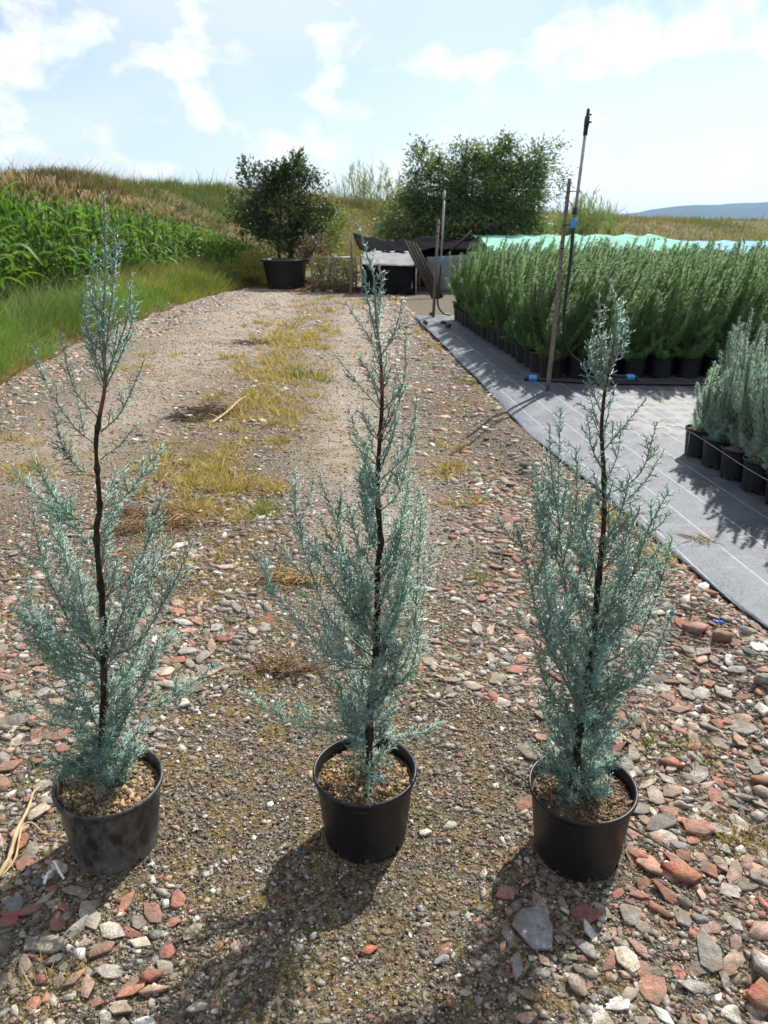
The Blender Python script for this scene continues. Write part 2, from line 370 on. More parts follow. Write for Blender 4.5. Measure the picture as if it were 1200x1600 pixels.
def spikes(P0, P1, R, C):
    """three-sided cones: scale-leaf sprigs and needles"""
    P0, P1 = np.asarray(P0), np.asarray(P1); R = np.asarray(R)[:, None]; n = len(P0)
    D, A, B = frames(P1 - P0)
    q = 0.866
    V = np.stack([P0 + R * A, P0 + R * (-.5 * A + q * B), P0 + R * (-.5 * A - q * B), P1], 1).reshape(-1, 3)
    b = np.arange(n)[:, None] * 4
    T = np.concatenate([b + np.array([[0, 1, 3]]), b + np.array([[1, 2, 3]]), b + np.array([[2, 0, 3]])])
    return V, T, np.repeat(np.asarray(C), 4, 0)
def blades(P, D, Ln, Wd, bend, C, tipC=None):
    """grass blades: tapering two-segment strips that droop"""
    n = len(P); D, A, B = frames(D); th = rs.rand(n, 1) * 2 * np.pi
    S = np.cos(th) * A + np.sin(th) * B
    Ln = Ln[:, None]; Wd = Wd[:, None]; h = unit(np.column_stack([rs.randn(n, 2), np.zeros(n)])) * np.asarray(bend).reshape(-1, 1)
    m = P + D * Ln * .55 + h * Ln * .22; tp = P + D * Ln * .95 + h * Ln * .8
    V = np.stack([P - S * Wd * .5, P + S * Wd * .5, m - S * Wd * .4, m + S * Wd * .4, tp], 1).reshape(-1, 3)
    b = np.arange(n)[:, None] * 5
    T = np.concatenate([b + np.array([[0, 1, 3]]), b + np.array([[0, 3, 2]]), b + np.array([[2, 3, 4]])])
    Cc = np.repeat(C, 5, 0)
    if tipC is not None: Cc.reshape(n, 5, 3)[:, 4] = tipC
    return V, T, Cc
def vnoise(x, y, s, seed=0):
    """cheap smooth noise 0..1"""
    x = np.asarray(x) * s; y = np.asarray(y) * s
    def h(i, j): v = np.sin(i * 127.1 + j * 311.7 + seed * 74.7) * 43758.5453; return v - np.floor(v)
    i, j = np.floor(x), np.floor(y); fx, fy = x - i, y - j; fx = fx * fx * (3 - 2 * fx); fy = fy * fy * (3 - 2 * fy)
    return (h(i, j) * (1 - fx) + h(i + 1, j) * fx) * (1 - fy) + (h(i, j + 1) * (1 - fx) + h(i + 1, j + 1) * fx) * fy
def sstep(a, b, x):
    t = np.clip((np.asarray(x) - a) / (b - a), 0, 1); return t * t * (3 - 2 * t)

# ------------------------------------------------------------------ the lie of the land
FZ = 0.055                                              # top of the ground fabric
_ey = np.array([0.4, 2.41, 3.14, 3.89, 5.03, 7.27, 12.1, 14.0]); _ex = np.array([1.66, 1.404, 1.287, 1.197, 1.019, 0.871, 0.505, 0.36])
def xe(y): return np.interp(y, _ey, _ex)                # fabric edge
_vy = np.array([0, 5.0, 7.2, 10.0, 12.2, 16.0, 18.5, 22.0, 30.0]); _vx = np.array([-3.5, -3.6, -3.73, -3.95, -3.9, -3.85, -3.3, -3.0, -3.0])
def xv(y): return np.interp(y, _vy, _vx)                # verge edge
def gz(x, y):
    x = np.asarray(x, float); y = np.asarray(y, float)
    z = 0.018 * (vnoise(x, y, 2.1, 1) - .5) + 0.010 * (vnoise(x, y, 6.0, 2) - .5)
    e = xe(y)
    onfab = sstep(e + .05, e + .16, x) * (1 - sstep(12.2, 12.6, y))
    pile = 0.045 * np.exp(-((x - e + .14) / .2) ** 2) * (1 - sstep(7, 11, y)) * (0.55 + .9 * vnoise(x, y, 5, 3))
    z = z + pile * (1 - onfab)
    z = z * (1 - onfab) + (FZ - 0.012) * onfab
    z = z + 0.20 * sstep(xv(y) + .02, xv(y) - .35, x) * (1 - sstep(25, 30, y))
    far = 1 - sstep(20, 26, np.hypot(x, y)); return z * far
# ground sheet
xs = np.concatenate([[-6000, -2500, -1000, -400, -150, -60, -30, -18, -12, -9, -7.5, -6.2, -5.4], np.arange(-4.8, -1.2, .12), np.arange(-1.2, 1.9, .04), np.arange(1.9, 4.2, .2), [4.6, 5.4, 7, 9, 12, 18, 30, 60, 150, 400, 1000, 2500, 6000]])
ys = np.concatenate([[-6000, -2000, -600, -150, -40, -10, -3, -1, 0, .4], np.arange(.7, 4.6, .04), np.arange(4.6, 9, .1), np.arange(9, 20, .25), np.arange(20, 30, 1.), [32, 40, 60, 100, 200, 400, 900, 2000, 4000, 7000]])
X, Y = np.meshgrid(xs, ys); Z = gz(X, Y)
V = np.column_stack([X.ravel(), Y.ravel(), Z.ravel()]); nx, ny = len(xs), len(ys)
i = (np.arange(ny - 1)[:, None] * nx + np.arange(nx - 1)).ravel(); F = np.column_stack([i, i + 1, i + nx + 1, i + nx])
xx, yy = V[:, 0], V[:, 1]
def track(x, y):
    c1 = 0.02 - .10 * np.clip(y - 3, -3, 3) ; c2 = -1.95 - .03 * y
    t = np.exp(-((x - c1) / .38) ** 2) * sstep(2.3, 3.4, y) + np.exp(-((x - c2) / .55) ** 2) * sstep(3.5, 5, y)
    t = t + .55 * sstep(6, 10, y) * (x > xv(y)) * (x < xe(y))
    return np.clip(t * (.6 + .6 * vnoise(x, y, 1.7, 5)), 0, 1)
mossy = np.clip(.22 + 1.0 * np.exp(-((xx + .75) / .45) ** 2 - ((yy - 2.6) / 1.0) ** 2) + .5 * (vnoise(xx, yy, 1.3, 8) > .55), 0, 1) * (1 - sstep(9, 14, yy))
cols = np.column_stack([track(xx, yy), mossy, np.clip(sstep(18, 24, yy) + sstep(-4.0, -5, xx) + sstep(12, 16, xx), 0, 1)])
ground = tag(obj('ground', V, F, M['ground'], None, cols, True), kind='structure')

# embankment (levee) beyond the corn, running away to the right
ridge_px = [(-900, 262, 22), (-250, 268, 24), (0, 282, 25.5), (100, 279, 27), (200, 288, 29), (300, 297, 33), (370, 303, 36), (480, 312, 40), (600, 318, 45), (800, 332, 54), (1000, 343, 66), (1200, 346, 80), (1700, 346, 100)]
R = np.array([at_y(*p) for p in ridge_px])
def loft(R, n):
    return spline(R, n)
Rg = loft(R, 150)
tan = unit(np.gradient(Rg, axis=0) * np.array([1, 1, 0])); nor = np.column_stack([tan[:, 1], -tan[:, 0], np.zeros(len(tan))])   # towards the camera side
prof = [(-14, 0.0), (-9, .5), (-4, .93), (-1.2, 1.0), (0.6, .97), (2.0, .80), (3.6, .52), (5.4, .22), (7.5, .04), (8.6, -.02)]
V = []
for k, (d, h) in enumerate(prof):
    w = (vnoise(np.arange(len(Rg)), k * 1.7, .35, 4) - .5)
    p = Rg + nor * (d * np.linspace(.85, 1.1, len(Rg))[:, None] + w[:, None] * .7); p[:, 2] = Rg[:, 2] * h + (w * .22 if 0 < k < 9 else 0) - (.05 if k in (0, 9) else 0)
    V.append(p)
BankV = np.array(V); nP, nR = len(prof), len(Rg)
i = (np.arange(nP - 1)[:, None] * nR + np.arange(nR - 1)).ravel()
bank = tag(obj('embankment', BankV.reshape(-1, 3), np.column_stack([i, i + 1, i + nR + 1, i + nR]), M['bank'], None, None, True), kind='structure')

# far hills
hx = np.linspace(-4200, 5200, 160); hv = []
def hz(x):
    return 30 + 78 * sstep(900, 1900, x) * (.75 + .35 * vnoise(x, 0, .0019, 3)) + 14 * vnoise(x, 0, .004, 6) + 5 * vnoise(x, 0, .016, 9)
for k, (dy, s) in enumerate([(-700, 0), (-420, .35), (-180, .72), (0, 1.0), (300, .6), (700, 0)]):
    hv.append(np.column_stack([hx, 4100 + dy + 90 * (vnoise(hx, k, .003, k) - .5), hz(hx) * s * (1 + .12 * (vnoise(hx, k * 9, .012, 2) - .5)) - (2 if s == 0 else 0)]))
hv = np.array(hv); i = (np.arange(5)[:, None] * 160 + np.arange(159)).ravel()
tag(obj('hills', hv.reshape(-1, 3), np.column_stack([i, i + 1, i + 161, i + 160]), M['hill'], None, None, True), kind='structure')

# ground fabric under the nursery stock
fy = np.concatenate([np.arange(.5, 5, .06), np.arange(5, 12.45, .15)]); fu = np.concatenate([[0, .02, .05, .1, .18, .3, .45, .65, .9], np.arange(1.2, 9, .45)])
FY, FU = np.meshgrid(fy, fu, indexing='ij')
FXx = xe(FY) + FU + .014 * (vnoise(FY, 0, 3.1, 3) - .5) * (FU < .12) + .02 * (vnoise(FY, 0, .9, 5) - .5) * (FU < .12)
FZz = FZ - .004 + .006 * vnoise(FXx, FY, 3.0, 4) * (FU > .03) - .012 * np.exp(-FU / .04) * vnoise(FY, 1, 2.2, 6)
i = (np.arange(len(fy) - 1)[:, None] * len(fu) + np.arange(len(fu) - 1)).ravel(); w = len(fu)
fab = obj('ground_fabric', np.column_stack([FXx.ravel(), FY.ravel(), FZz.ravel()]), np.column_stack([i, i + 1, i + w + 1, i + w]), M['fabric'], None, None, True)
so = fab.modifiers.new('thickness', 'SOLIDIFY'); so.thickness = 0.003; so.offset = -1
tag(fab, 'dark grey woven ground fabric with white marking lines under the potted stock', 'ground cloth')

# ------------------------------------------------------------------ stones, brick and tile shards
POTS = [(-0.66, 1.43), (-0.046, 1.455), (0.468, 1.405)]
def ico(sub):
    import bmesh
    bm = bmesh.new(); bmesh.ops.create_icosphere(bm, subdivisions=sub, radius=1.0)
    bm.verts.ensure_lookup_table()
    v = np.array([x.co[:] for x in bm.verts]); f = np.array([[q.index for q in p.verts] for p in bm.faces]); bm.free(); return v, f
IC2, IC1 = ico(2), ico(1)
OCT = (np.array([(1, 0, 0), (-1, 0, 0), (0, 1, 0), (0, -1, 0), (0, 0, 1), (0, 0, -1.)]), np.array([(0, 2, 4), (2, 1, 4), (1, 3, 4), (3, 0, 4), (2, 0, 5), (1, 2, 5), (3, 1, 5), (0, 3, 5)]))
def faceted(base, cuts, seed):
    r = np.random.RandomState(seed); v = base[0].copy()
    for _ in range(cuts):
        n = unit(r.randn(3)); d = r.uniform(.3, .72); k = v @ n; over = np.maximum(k - d, 0); v = v - over[:, None] * n
    return v + r.randn(*v.shape) * .025, base[1]
def shard(seed):
    r = np.random.RandomState(seed); n = r.randint(4, 7)
    a = np.sort(r.rand(n) * 2 * np.pi + 0); a = np.linspace(0, 2 * np.pi, n, endpoint=False) + r.uniform(-.3, .3, n)
    rad = r.uniform(.74, 1.1, n); p = np.column_stack([np.cos(a) * rad, np.sin(a) * rad * r.uniform(.55, 1)])
    top = np.column_stack([p * r.uniform(.86, .97, (n, 1)), np.full(n, .5) + r.uniform(-.12, .12, n)]); mid = np.column_stack([p, np.full(n, .36)]); bot = np.column_stack([p * r.uniform(.8, 1.0, (n, 1)), np.full(n, -.5)])
    V = np.vstack([top, mid, bot, [[0, 0, .52]], [[0, 0, -.5]]]); F = []
    for j in range(n):
        k = (j + 1) % n
        F += [(3 * n, j, k), (j, n + j, n + k), (j, n + k, k), (n + j, 2 * n + j, 2 * n + k), (n + j, 2 * n + k, n + k), (3 * n + 1, 2 * n + k, 2 * n + j)]
    return V, np.array(F)
def shard_lite(seed):
    V, F = shard(seed); n = (len(V) - 2) // 3
    F2 = []
    for j in range(n):
        k = (j + 1) % n; F2 += [(n - n + j, 2 * n + j, 2 * n + k), (j, 2 * n + k, k)]
    F2 += [(0, j, j + 1) for j in range(1, n - 1)]
    return V, np.array(F2)
STONE_BIG = [faceted(IC2, 16, s) for s in range(10)]
STONE_MID = [faceted(IC1, 7, 50 + s) for s in range(8)]
def octa(s):
    r = np.random.RandomState(s); return OCT[0] * r.uniform(.7, 1.2, (6, 1)) + r.randn(6, 3) * .12, OCT[1]
GRAIN = [octa(s) for s in range(8)]
SHARD = [shard(s) for s in range(14)]; SHARD_L = [shard_lite(s) for s in range(100, 118)]
PAL_S = np.array([(.29, .275, .25), (.36, .33, .285), (.22, .205, .185), (.44, .4, .34), (.42, .35, .27), (.14, .135, .125), (.56, .52, .46), (.32, .295, .25), (.27, .225, .18), (.36, .3, .25)])
PAL_R = np.array([(.37, .16, .11), (.31, .145, .11), (.42, .22, .16), (.40, .27, .215), (.27, .115, .09), (.46, .31, .25)])

def rubble_density(x, y):
    """0..1: how coarse and crowded the broken rubble is"""
    d = .52 + .28 * sstep(1.7, 2.3, y) + .95 * sstep(-.35, .22, x - (xe(y) - .75)) + .6 * sstep(-.45, -.95, x) * (1 - sstep(2.3, 3.2, y))
    d = d + .5 * sstep(.28, .55, x) * (1 - sstep(2.2, 3, y)) + .55 * np.exp(-((x - xv(y) - .35) / .4) ** 2)
    d = d * (1 - np.where(y > 5, .35, .72) * track(x, y)); d = d + .45 * sstep(-.3, -.5, x) * (1 - sstep(1.2, 1.35, y)) + .3 * sstep(.1, .3, x) * (1 - sstep(1.15, 1.3, y)); d = d * (.45 + 1.0 * vnoise(x, y, 3.2, 11))
    d = d * (1 - .75 * np.exp(-((x + .12) / .34) ** 2 - ((y - 1.35) / .5) ** 2))
    return np.clip(d, .02, 1.3)
def scatter(n, y0, y1, dens, power=1.0):
    """random ground points on the gravel path within view"""
    out = []; got = 0
    while got < n:
        m = n * 3; y = y0 + (y1 - y0) * rs.rand(m) ** power
        lo = np.maximum(xv(y) - .1, -.56 * (y + .5) - .12); hi = np.minimum(xe(y) + .07, .56 * (y + .5) + .12)
        x = lo + (hi - lo) * rs.rand(m)
        k = (rs.rand(m) * 1.3 < dens(x, y)) & (rs.rand(m) < (hi - lo) / 5.2)
        p = np.column_stack([x[k], y[k]]); out.append(p); got += len(p)
    return np.vstack(out)[:n]
def clear_of_pots(P, size):
    ok = np.ones(len(P), bool)
    for px, py in POTS: ok &= np.hypot(P[:, 0] - px, P[:, 1] - py) > .108 + size
    return ok
def rotz(a):
    c, s = np.cos(a), np.sin(a); z = np.zeros_like(a); o = np.ones_like(a)
    return np.stack([np.stack([c, -s, z], 1), np.stack([s, c, z], 1), np.stack([z, z, o], 1)], 1)
def tilt_mats(n, amt):
    """yaw plus a small random tilt"""
    a = rs.rand(n) * 2 * np.pi; Rz = rotz(a); tx = rs.randn(n) * amt; ty = rs.randn(n) * amt
    c, s = np.cos(tx), np.sin(tx); z = np.zeros(n); o = np.ones(n)
    Rx = np.stack([np.stack([o, z, z], 1), np.stack([z, c, -s], 1), np.stack([z, s, c], 1)], 1)
    c, s = np.cos(ty), np.sin(ty); Ry = np.stack([np.stack([c, z, s], 1), np.stack([z, o, z], 1), np.stack([-s, z, c], 1)], 1)
    return Rx @ Ry @ Rz
def merged(shapes, P, S, Mx, C):
    Vs, Ts, Cs = [], [], []; n0 = 0; which = rs.randint(len(shapes), size=len(P))
    for k, (v, f) in enumerate(shapes):
        ix = np.where(which == k)[0]
        if not len(ix): continue
        vv = np.einsum('nij,nvj->nvi', Mx[ix], v[None] * S[ix][:, None, :]) + P[ix][:, None, :]
        Vs.append(vv.reshape(-1, 3)); Ts.append((f[None] + (np.arange(len(ix)) * len(v))[:, None, None] + n0).reshape(-1, 3)); n0 += len(ix) * len(v)
        Cs.append(np.repeat(C[ix], len(v), 0))
    return np.vstack(Vs), np.vstack(Ts), np.vstack(Cs)

# candidates of pickable size
A = scatter(29000, .75, 4.2, rubble_density); B = scatter(21000, 4.2, 19.0, lambda x, y: rubble_density(x, y) * .9 + .08, 1.25)
XY = np.vstack([A, B]); n = len(XY)
dens = np.clip(rubble_density(XY[:, 0], XY[:, 1]), 0, 1)
size = (.004 + .0105 * rs.rand(n) ** 1.7 + .022 * rs.rand(n) ** 8 * dens) * (1 + .35 * (dens > .7)) * (1 + .09 * np.clip(XY[:, 1] - 4, 0, 9))
ok = clear_of_pots(XY, size)
bigs = np.where(size > .0145)[0]; bigs = bigs[np.argsort(-size[bigs])]; kept = np.zeros((0, 3))       # large pieces do not lie inside one another
for q in bigs:
    if len(kept) and (np.hypot(kept[:, 0] - XY[q, 0], kept[:, 1] - XY[q, 1]) < (.85 - .35 * sstep(.55, .8, dens[q])) * (kept[:, 2] + size[q])).any(): ok[q] = False
    else: kept = np.vstack([kept, (XY[q, 0], XY[q, 1], size[q])])
XY, size, dens = XY[ok], size[ok], dens[ok]; n = len(XY)
red = rs.rand(n) < (.26 + .14 * (XY[:, 0] > .45)) ; flat = red | (rs.rand(n) < .7)
hgt = np.where(flat, rs.uniform(.2, .45, n), rs.uniform(.32, .58, n))
S3 = np.column_stack([size * rs.uniform(.85, 1.45, n), size * rs.uniform(.65, 1.0, n), size * hgt])
Z = gz(XY[:, 0], XY[:, 1]); P3 = np.column_stack([XY, Z + S3[:, 2] * np.where(flat, .12, .18)])
Mx = tilt_mats(n, .16)
C = np.where(red[:, None], PAL_R[rs.randint(len(PAL_R), size=n)], PAL_S[rs.randint(len(PAL_S), size=n)]) * rs.uniform(.8, 1.2, (n, 1))
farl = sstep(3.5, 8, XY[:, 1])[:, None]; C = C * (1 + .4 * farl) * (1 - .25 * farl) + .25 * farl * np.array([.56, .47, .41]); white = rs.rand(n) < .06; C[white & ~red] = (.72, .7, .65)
show = size / np.hypot(XY[:, 1], 1.2) * (np.abs(XY[:, 0]) < .53 * (XY[:, 1] + .3))
def singles(mask, count, shapes, nm):
    ix = np.where(mask)[0]; ix = ix[np.argsort(-show[ix])][:count]
    protos = [mesh_from(nm, v, f, M['stone'], None, False) for v, f in shapes]
    for q in ix:
        o = bpy.data.objects.new(nm, protos[rs.randint(len(protos))]); COL.objects.link(o)
        e = Vector((0, 0, 0)); from_m = Mx[q]
        import mathutils
        mw = mathutils.Matrix([list(r) for r in from_m]).to_4x4()
        o.rotation_euler = mw.to_euler(); o.location = P3[q]; o.scale = S3[q]; o.color = (*C[q], 1); o.parent = ground
    return ix
used = np.zeros(n, bool)
used[singles(red, 290, SHARD, 'brick_shard')] = True
used[singles(~red & flat, 200, SHARD, 'flat_stone')] = True
used[singles(~red & ~flat, 290, STONE_BIG, 'stone')] = True
rest = np.where(~used)[0]
r1_, r2_ = rest[flat[rest]], rest[~flat[rest]]
a = merged(SHARD_L, P3[r1_], S3[r1_], Mx[r1_], C[r1_]); b = merged(STONE_MID, P3[r2_], S3[r2_], Mx[r2_], C[r2_])
tag(obj('rubble', np.vstack([a[0], b[0]]), np.vstack([a[1], b[1] + len(a[0])]), M['rubble'], ground, np.vstack([a[2], b[2]])), kind='stuff')
# fine grit
G1 = scatter(62000, .75, 3.2, lambda x, y: np.full_like(x, .9) * (.35 + .9 * vnoise(x, y, 5, 21)), 1.0); G2 = scatter(16000, 3.2, 10, lambda x, y: np.full_like(x, .8), 1.15)
XY = np.vstack([G1, G2]); size = np.concatenate([.0018 + .0046 * rs.rand(len(G1)) ** 2.0, .004 + .006 * rs.rand(len(G2)) ** 2])
ok = clear_of_pots(XY, size - .004); XY, size = XY[ok], size[ok]; n = len(XY)
S3 = np.column_stack([size * rs.uniform(.8, 1.4, n), size * rs.uniform(.7, 1, n), size * rs.uniform(.45, .8, n)])
pal = np.vstack([PAL_S, PAL_S, PAL_R[:4], np.tile([(.055, .045, .024), (.035, .032, .022), (.075, .058, .03)], (5, 1))]); C = pal[rs.randint(len(pal), size=n)] * rs.uniform(.75, 1.45, (n, 1)); C[rs.rand(n) < .02] = (.7, .68, .62)
a = merged(GRAIN, np.column_stack([XY, gz(XY[:, 0], XY[:, 1]) + S3[:, 2] * .4]), S3, tilt_mats(n, .4), C)
tag(obj('grit', *a[:2], M['rubble'], ground, a[2]), kind='stuff')

# the pieces that stand out in the photograph, each placed on the ground where it lies
def hero(name, px, py, w, l, h, col, yaw, kind='shard', seed=0, tilt=0.0):
    p = on_ground(px, py); v, f = shard(seed) if kind == 'shard' else faceted(IC2, 14, seed)
    o = obj(name, v, f, M['stone'], ground, local=True); o.scale = (w / 2, l / 2, h / (1.0 if kind == 'shard' else 1.6)); o.rotation_euler = (tilt, 0, yaw)
    o.location = (p[0], p[1], float(gz(p[0], p[1])) + h * .3); o.color = (*col, 1); return o
hero('concrete_chunk', 833, 1458, .105, .15, .022, (.25, .255, .27), .1, 'shard', 5)
for a in [(1068, 1372, .10, .065, .025, (.42, .155, .095), -.35, 31), (996, 1338, .06, .05, .014, (.44, .18, .115), -.6, 32), (790, 1400, .07, .055, .014, (.34, .17, .15), .3, 33), (1088, 1296, .09, .06, .018, (.40, .2, .15), -.3, 34),
          (1030, 1425, .065, .028, .012, (.40, .16, .11), -.7, 35), (1045, 1270, .06, .05, .014, (.36, .2, .15), .1, 36), (1050, 1195, .085, .05, .022, (.41, .16, .1), -.4, 37), (60, 1130, .085, .055, .02, (.42, .18, .12), .5, 38), (160, 1487, .06, .05, .014, (.4, .17, .12), .6, 39),
          (262, 1488, .04, .05, .016, (.38, .15, .12), 0, 40), (235, 1530, .055, .035, .022, (.32, .11, .085), .2, 41), (240, 1550, .06, .032, .016, (.46, .3, .22), .2, 42), (575, 1490, .05, .035, .012, (.42, .14, .09), .3, 43), (115, 1533, .05, .028, .014, (.46, .22, .13), .9, 44), (15, 1445, .05, .05, .02, (.3, .08, .075), .2, 45), (1190, 1565, .08, .07, .03, (.38, .13, .08), .4, 46),
          (1190, 1222, .07, .04, .02, (.42, .17, .11), -.5, 47), (1085, 1000, .10, .085, .04, (.42, .22, .18), -.2, 48), (1125, 1017, .085, .06, .045, (.32, .14, .1), -.6, 49), (1105, 945, .08, .045, .03, (.4, .17, .12), -.2, 50)]:
    hero('brick_shard', *a[:7], seed=a[7], tilt=.12)
for a in [(982, 1505, .05, .085, .012, (.62, .53, .4), .4, 61), (938, 1437, .026, .04, .012, (.7, .74, .68), .5, 62), (1187, 1515, .05, .08, .03, (.5, .44, .38), .1, 63), (668, 920, .085, .06, .014, (.62, .6, .54), -.2, 64), (710, 938, .05, .045, .012, (.6, .58, .53), .4, 65), (660, 970, .06, .03, .01, (.78, .77, .74), .2, 66), (800, 1062, .045, .03, .01, (.78, .77, .74), -.3, 67), (665, 1306, .035, .03, .012, (.7, .68, .6), .3, 68), (422, 1259, .024, .022, .01, (.82, .81, .78), .3, 69), (1020, 1270, .02, .05, .01, (.6, .52, .4), .1, 70), (690, 852, .05, .03, .01, (.8, .8, .78), .1, 71)]:
    hero('pale_tile_shard', *a[:7], seed=a[7], tilt=.1)
for a in [(1072, 1415, .05, .065, .03, (.27, .26, .24), .1, 81), (1060, 1325, .075, .05, .02, (.29, .28, .26), 0, 82), (1180, 1375, .05, .055, .035, (.28, .27, .25), .3, 83), (1185, 1085, .11, .08, .055, (.25, .24, .23), -.2, 84), (1165, 1245, .09, .05, .025, (.33, .32, .3), -.3, 85), (385, 1126, .04, .03, .02, (.58, .55, .48), .1, 86), (262, 1180, .032, .022, .014, (.62, .58, .5), .1, 87), (20, 1415, .07, .09, .02, (.2, .21, .22), .3, 88), (80, 1505, .06, .04, .016, (.24, .23, .23), .6, 89), (658, 1422, .03, .022, .014, (.33, .34, .36), -.5, 90), (690, 1505, .045, .025, .016, (.28, .28, .3), .5, 91), (1130, 985, .1, .05, .04, (.36, .34, .31), -.3, 92), (1165, 1010, .07, .05, .05, (.34, .32, .27), .3, 93), (1120, 905, .06, .06, .04, (.14, .14, .145), .6, 94), (820, 740, .13, .1, .07, (.14, .135, .13), .3, 95)]:
    hero('stone', *a[:7], kind='stone', seed=a[7])
for px, py, yw in [(1160, 992, .2), (1120, 978, -.4)]:
    p = on_ground(px, py, .04); b = MB().box((0, 0, 0), (.034, .009, .005)).box((.012, .004, .003), (.018, .006, .004))
    o = b.build('plastic_scrap', M['plast'], None, local=True); o.location = (p[0], p[1], float(gz(p[0], p[1])) + .02); o.rotation_euler = (.2, .15, yw)
    tag(o, 'bright blue scrap of plastic lying among the brick rubble by the fabric edge', 'plastic scrap', 'blue plastic scraps in the rubble')

# ------------------------------------------------------------------ the three potted cypresses
def make_pot(parent, r1, r0, h, m, seg=48, base=(0, 0, 0), notches=8):
    b = np.array(base)
    prof = [(r0 * .93, .010), (r0 * .985, .001), (r0 * 1.0, .004), (r0 + (r1 - r0) * .1, .022), (r1 - .006, h - .024), (r1 - .0045, h - .018), (r1 + .0005, h - .015), (r1 + .003, h - .008), (r1 + .002, h - .001), (r1 - .002, h), (r1 - .005, h - .003), (r1 - .009, h - .03), (r0 - .004, .02), (r0 * .5, .014), (.002, .014)]
    per = seg // notches
    V, F = lathe(prof, seg, lambda i, j: i in (1, 2) and j % per == 0)
    return obj('pot', V + b, np.vstack([F[:, [0, 1, 2]], F[:, [0, 2, 3]]]), m, parent, None, True, local=True)
def soil(parent, r, z, m, n_chips, chipcols, seed, slope=(0, 0)):
    r_ = np.random.RandomState(seed); rr = np.linspace(0, 1, 9)[1:] ; ang = np.linspace(0, 2 * np.pi, 28, endpoint=False)
    V = [(0, 0, z + .012)]; F = []
    for k in rr:
        for a in ang: V.append((r * k * np.cos(a), r * k * np.sin(a), z + .012 * (1 - k * k) + r_.uniform(-.003, .003) + slope[0] * k * np.cos(a) + slope[1] * k * np.sin(a)))
    for j in range(28): F.append((0, 1 + j, 1 + (j + 1) % 28))
    for i in range(7):
        for j in range(28):
            a0 = 1 + i * 28 + j; a1 = 1 + i * 28 + (j + 1) % 28; F += [(a0, a0 + 28, a1 + 28), (a0, a1 + 28, a1)]
    s = obj('soil', V, F, m, parent, None, True, local=True)
    if n_chips:
        th = r_.rand(n_chips) * 2 * np.pi; k = np.sqrt(r_.rand(n_chips)) * .91; P = np.column_stack([r * k * np.cos(th), r * k * np.sin(th), z + .012 * (1 - k * k) + .002 + slope[0] * k * np.cos(th) + slope[1] * k * np.sin(th)])
        L_ = r_.uniform(.0025, .0072, n_chips) * (1 + 1.2 * (r_.rand(n_chips) < .12)); S = np.column_stack([L_, L_ * r_.uniform(.35, .8, n_chips), L_ * r_.uniform(.25, .6, n_chips)])
        a = merged(GRAIN, P, S, tilt_mats(n_chips, .5), np.array(chipcols)[r_.randint(len(chipcols), size=n_chips)] * r_.uniform(.7, 1.25, (n_chips, 1)))
        tag(obj('bark_chips', *a[:2], M['rubble'], s, a[2], local=True), kind='stuff')
    return s

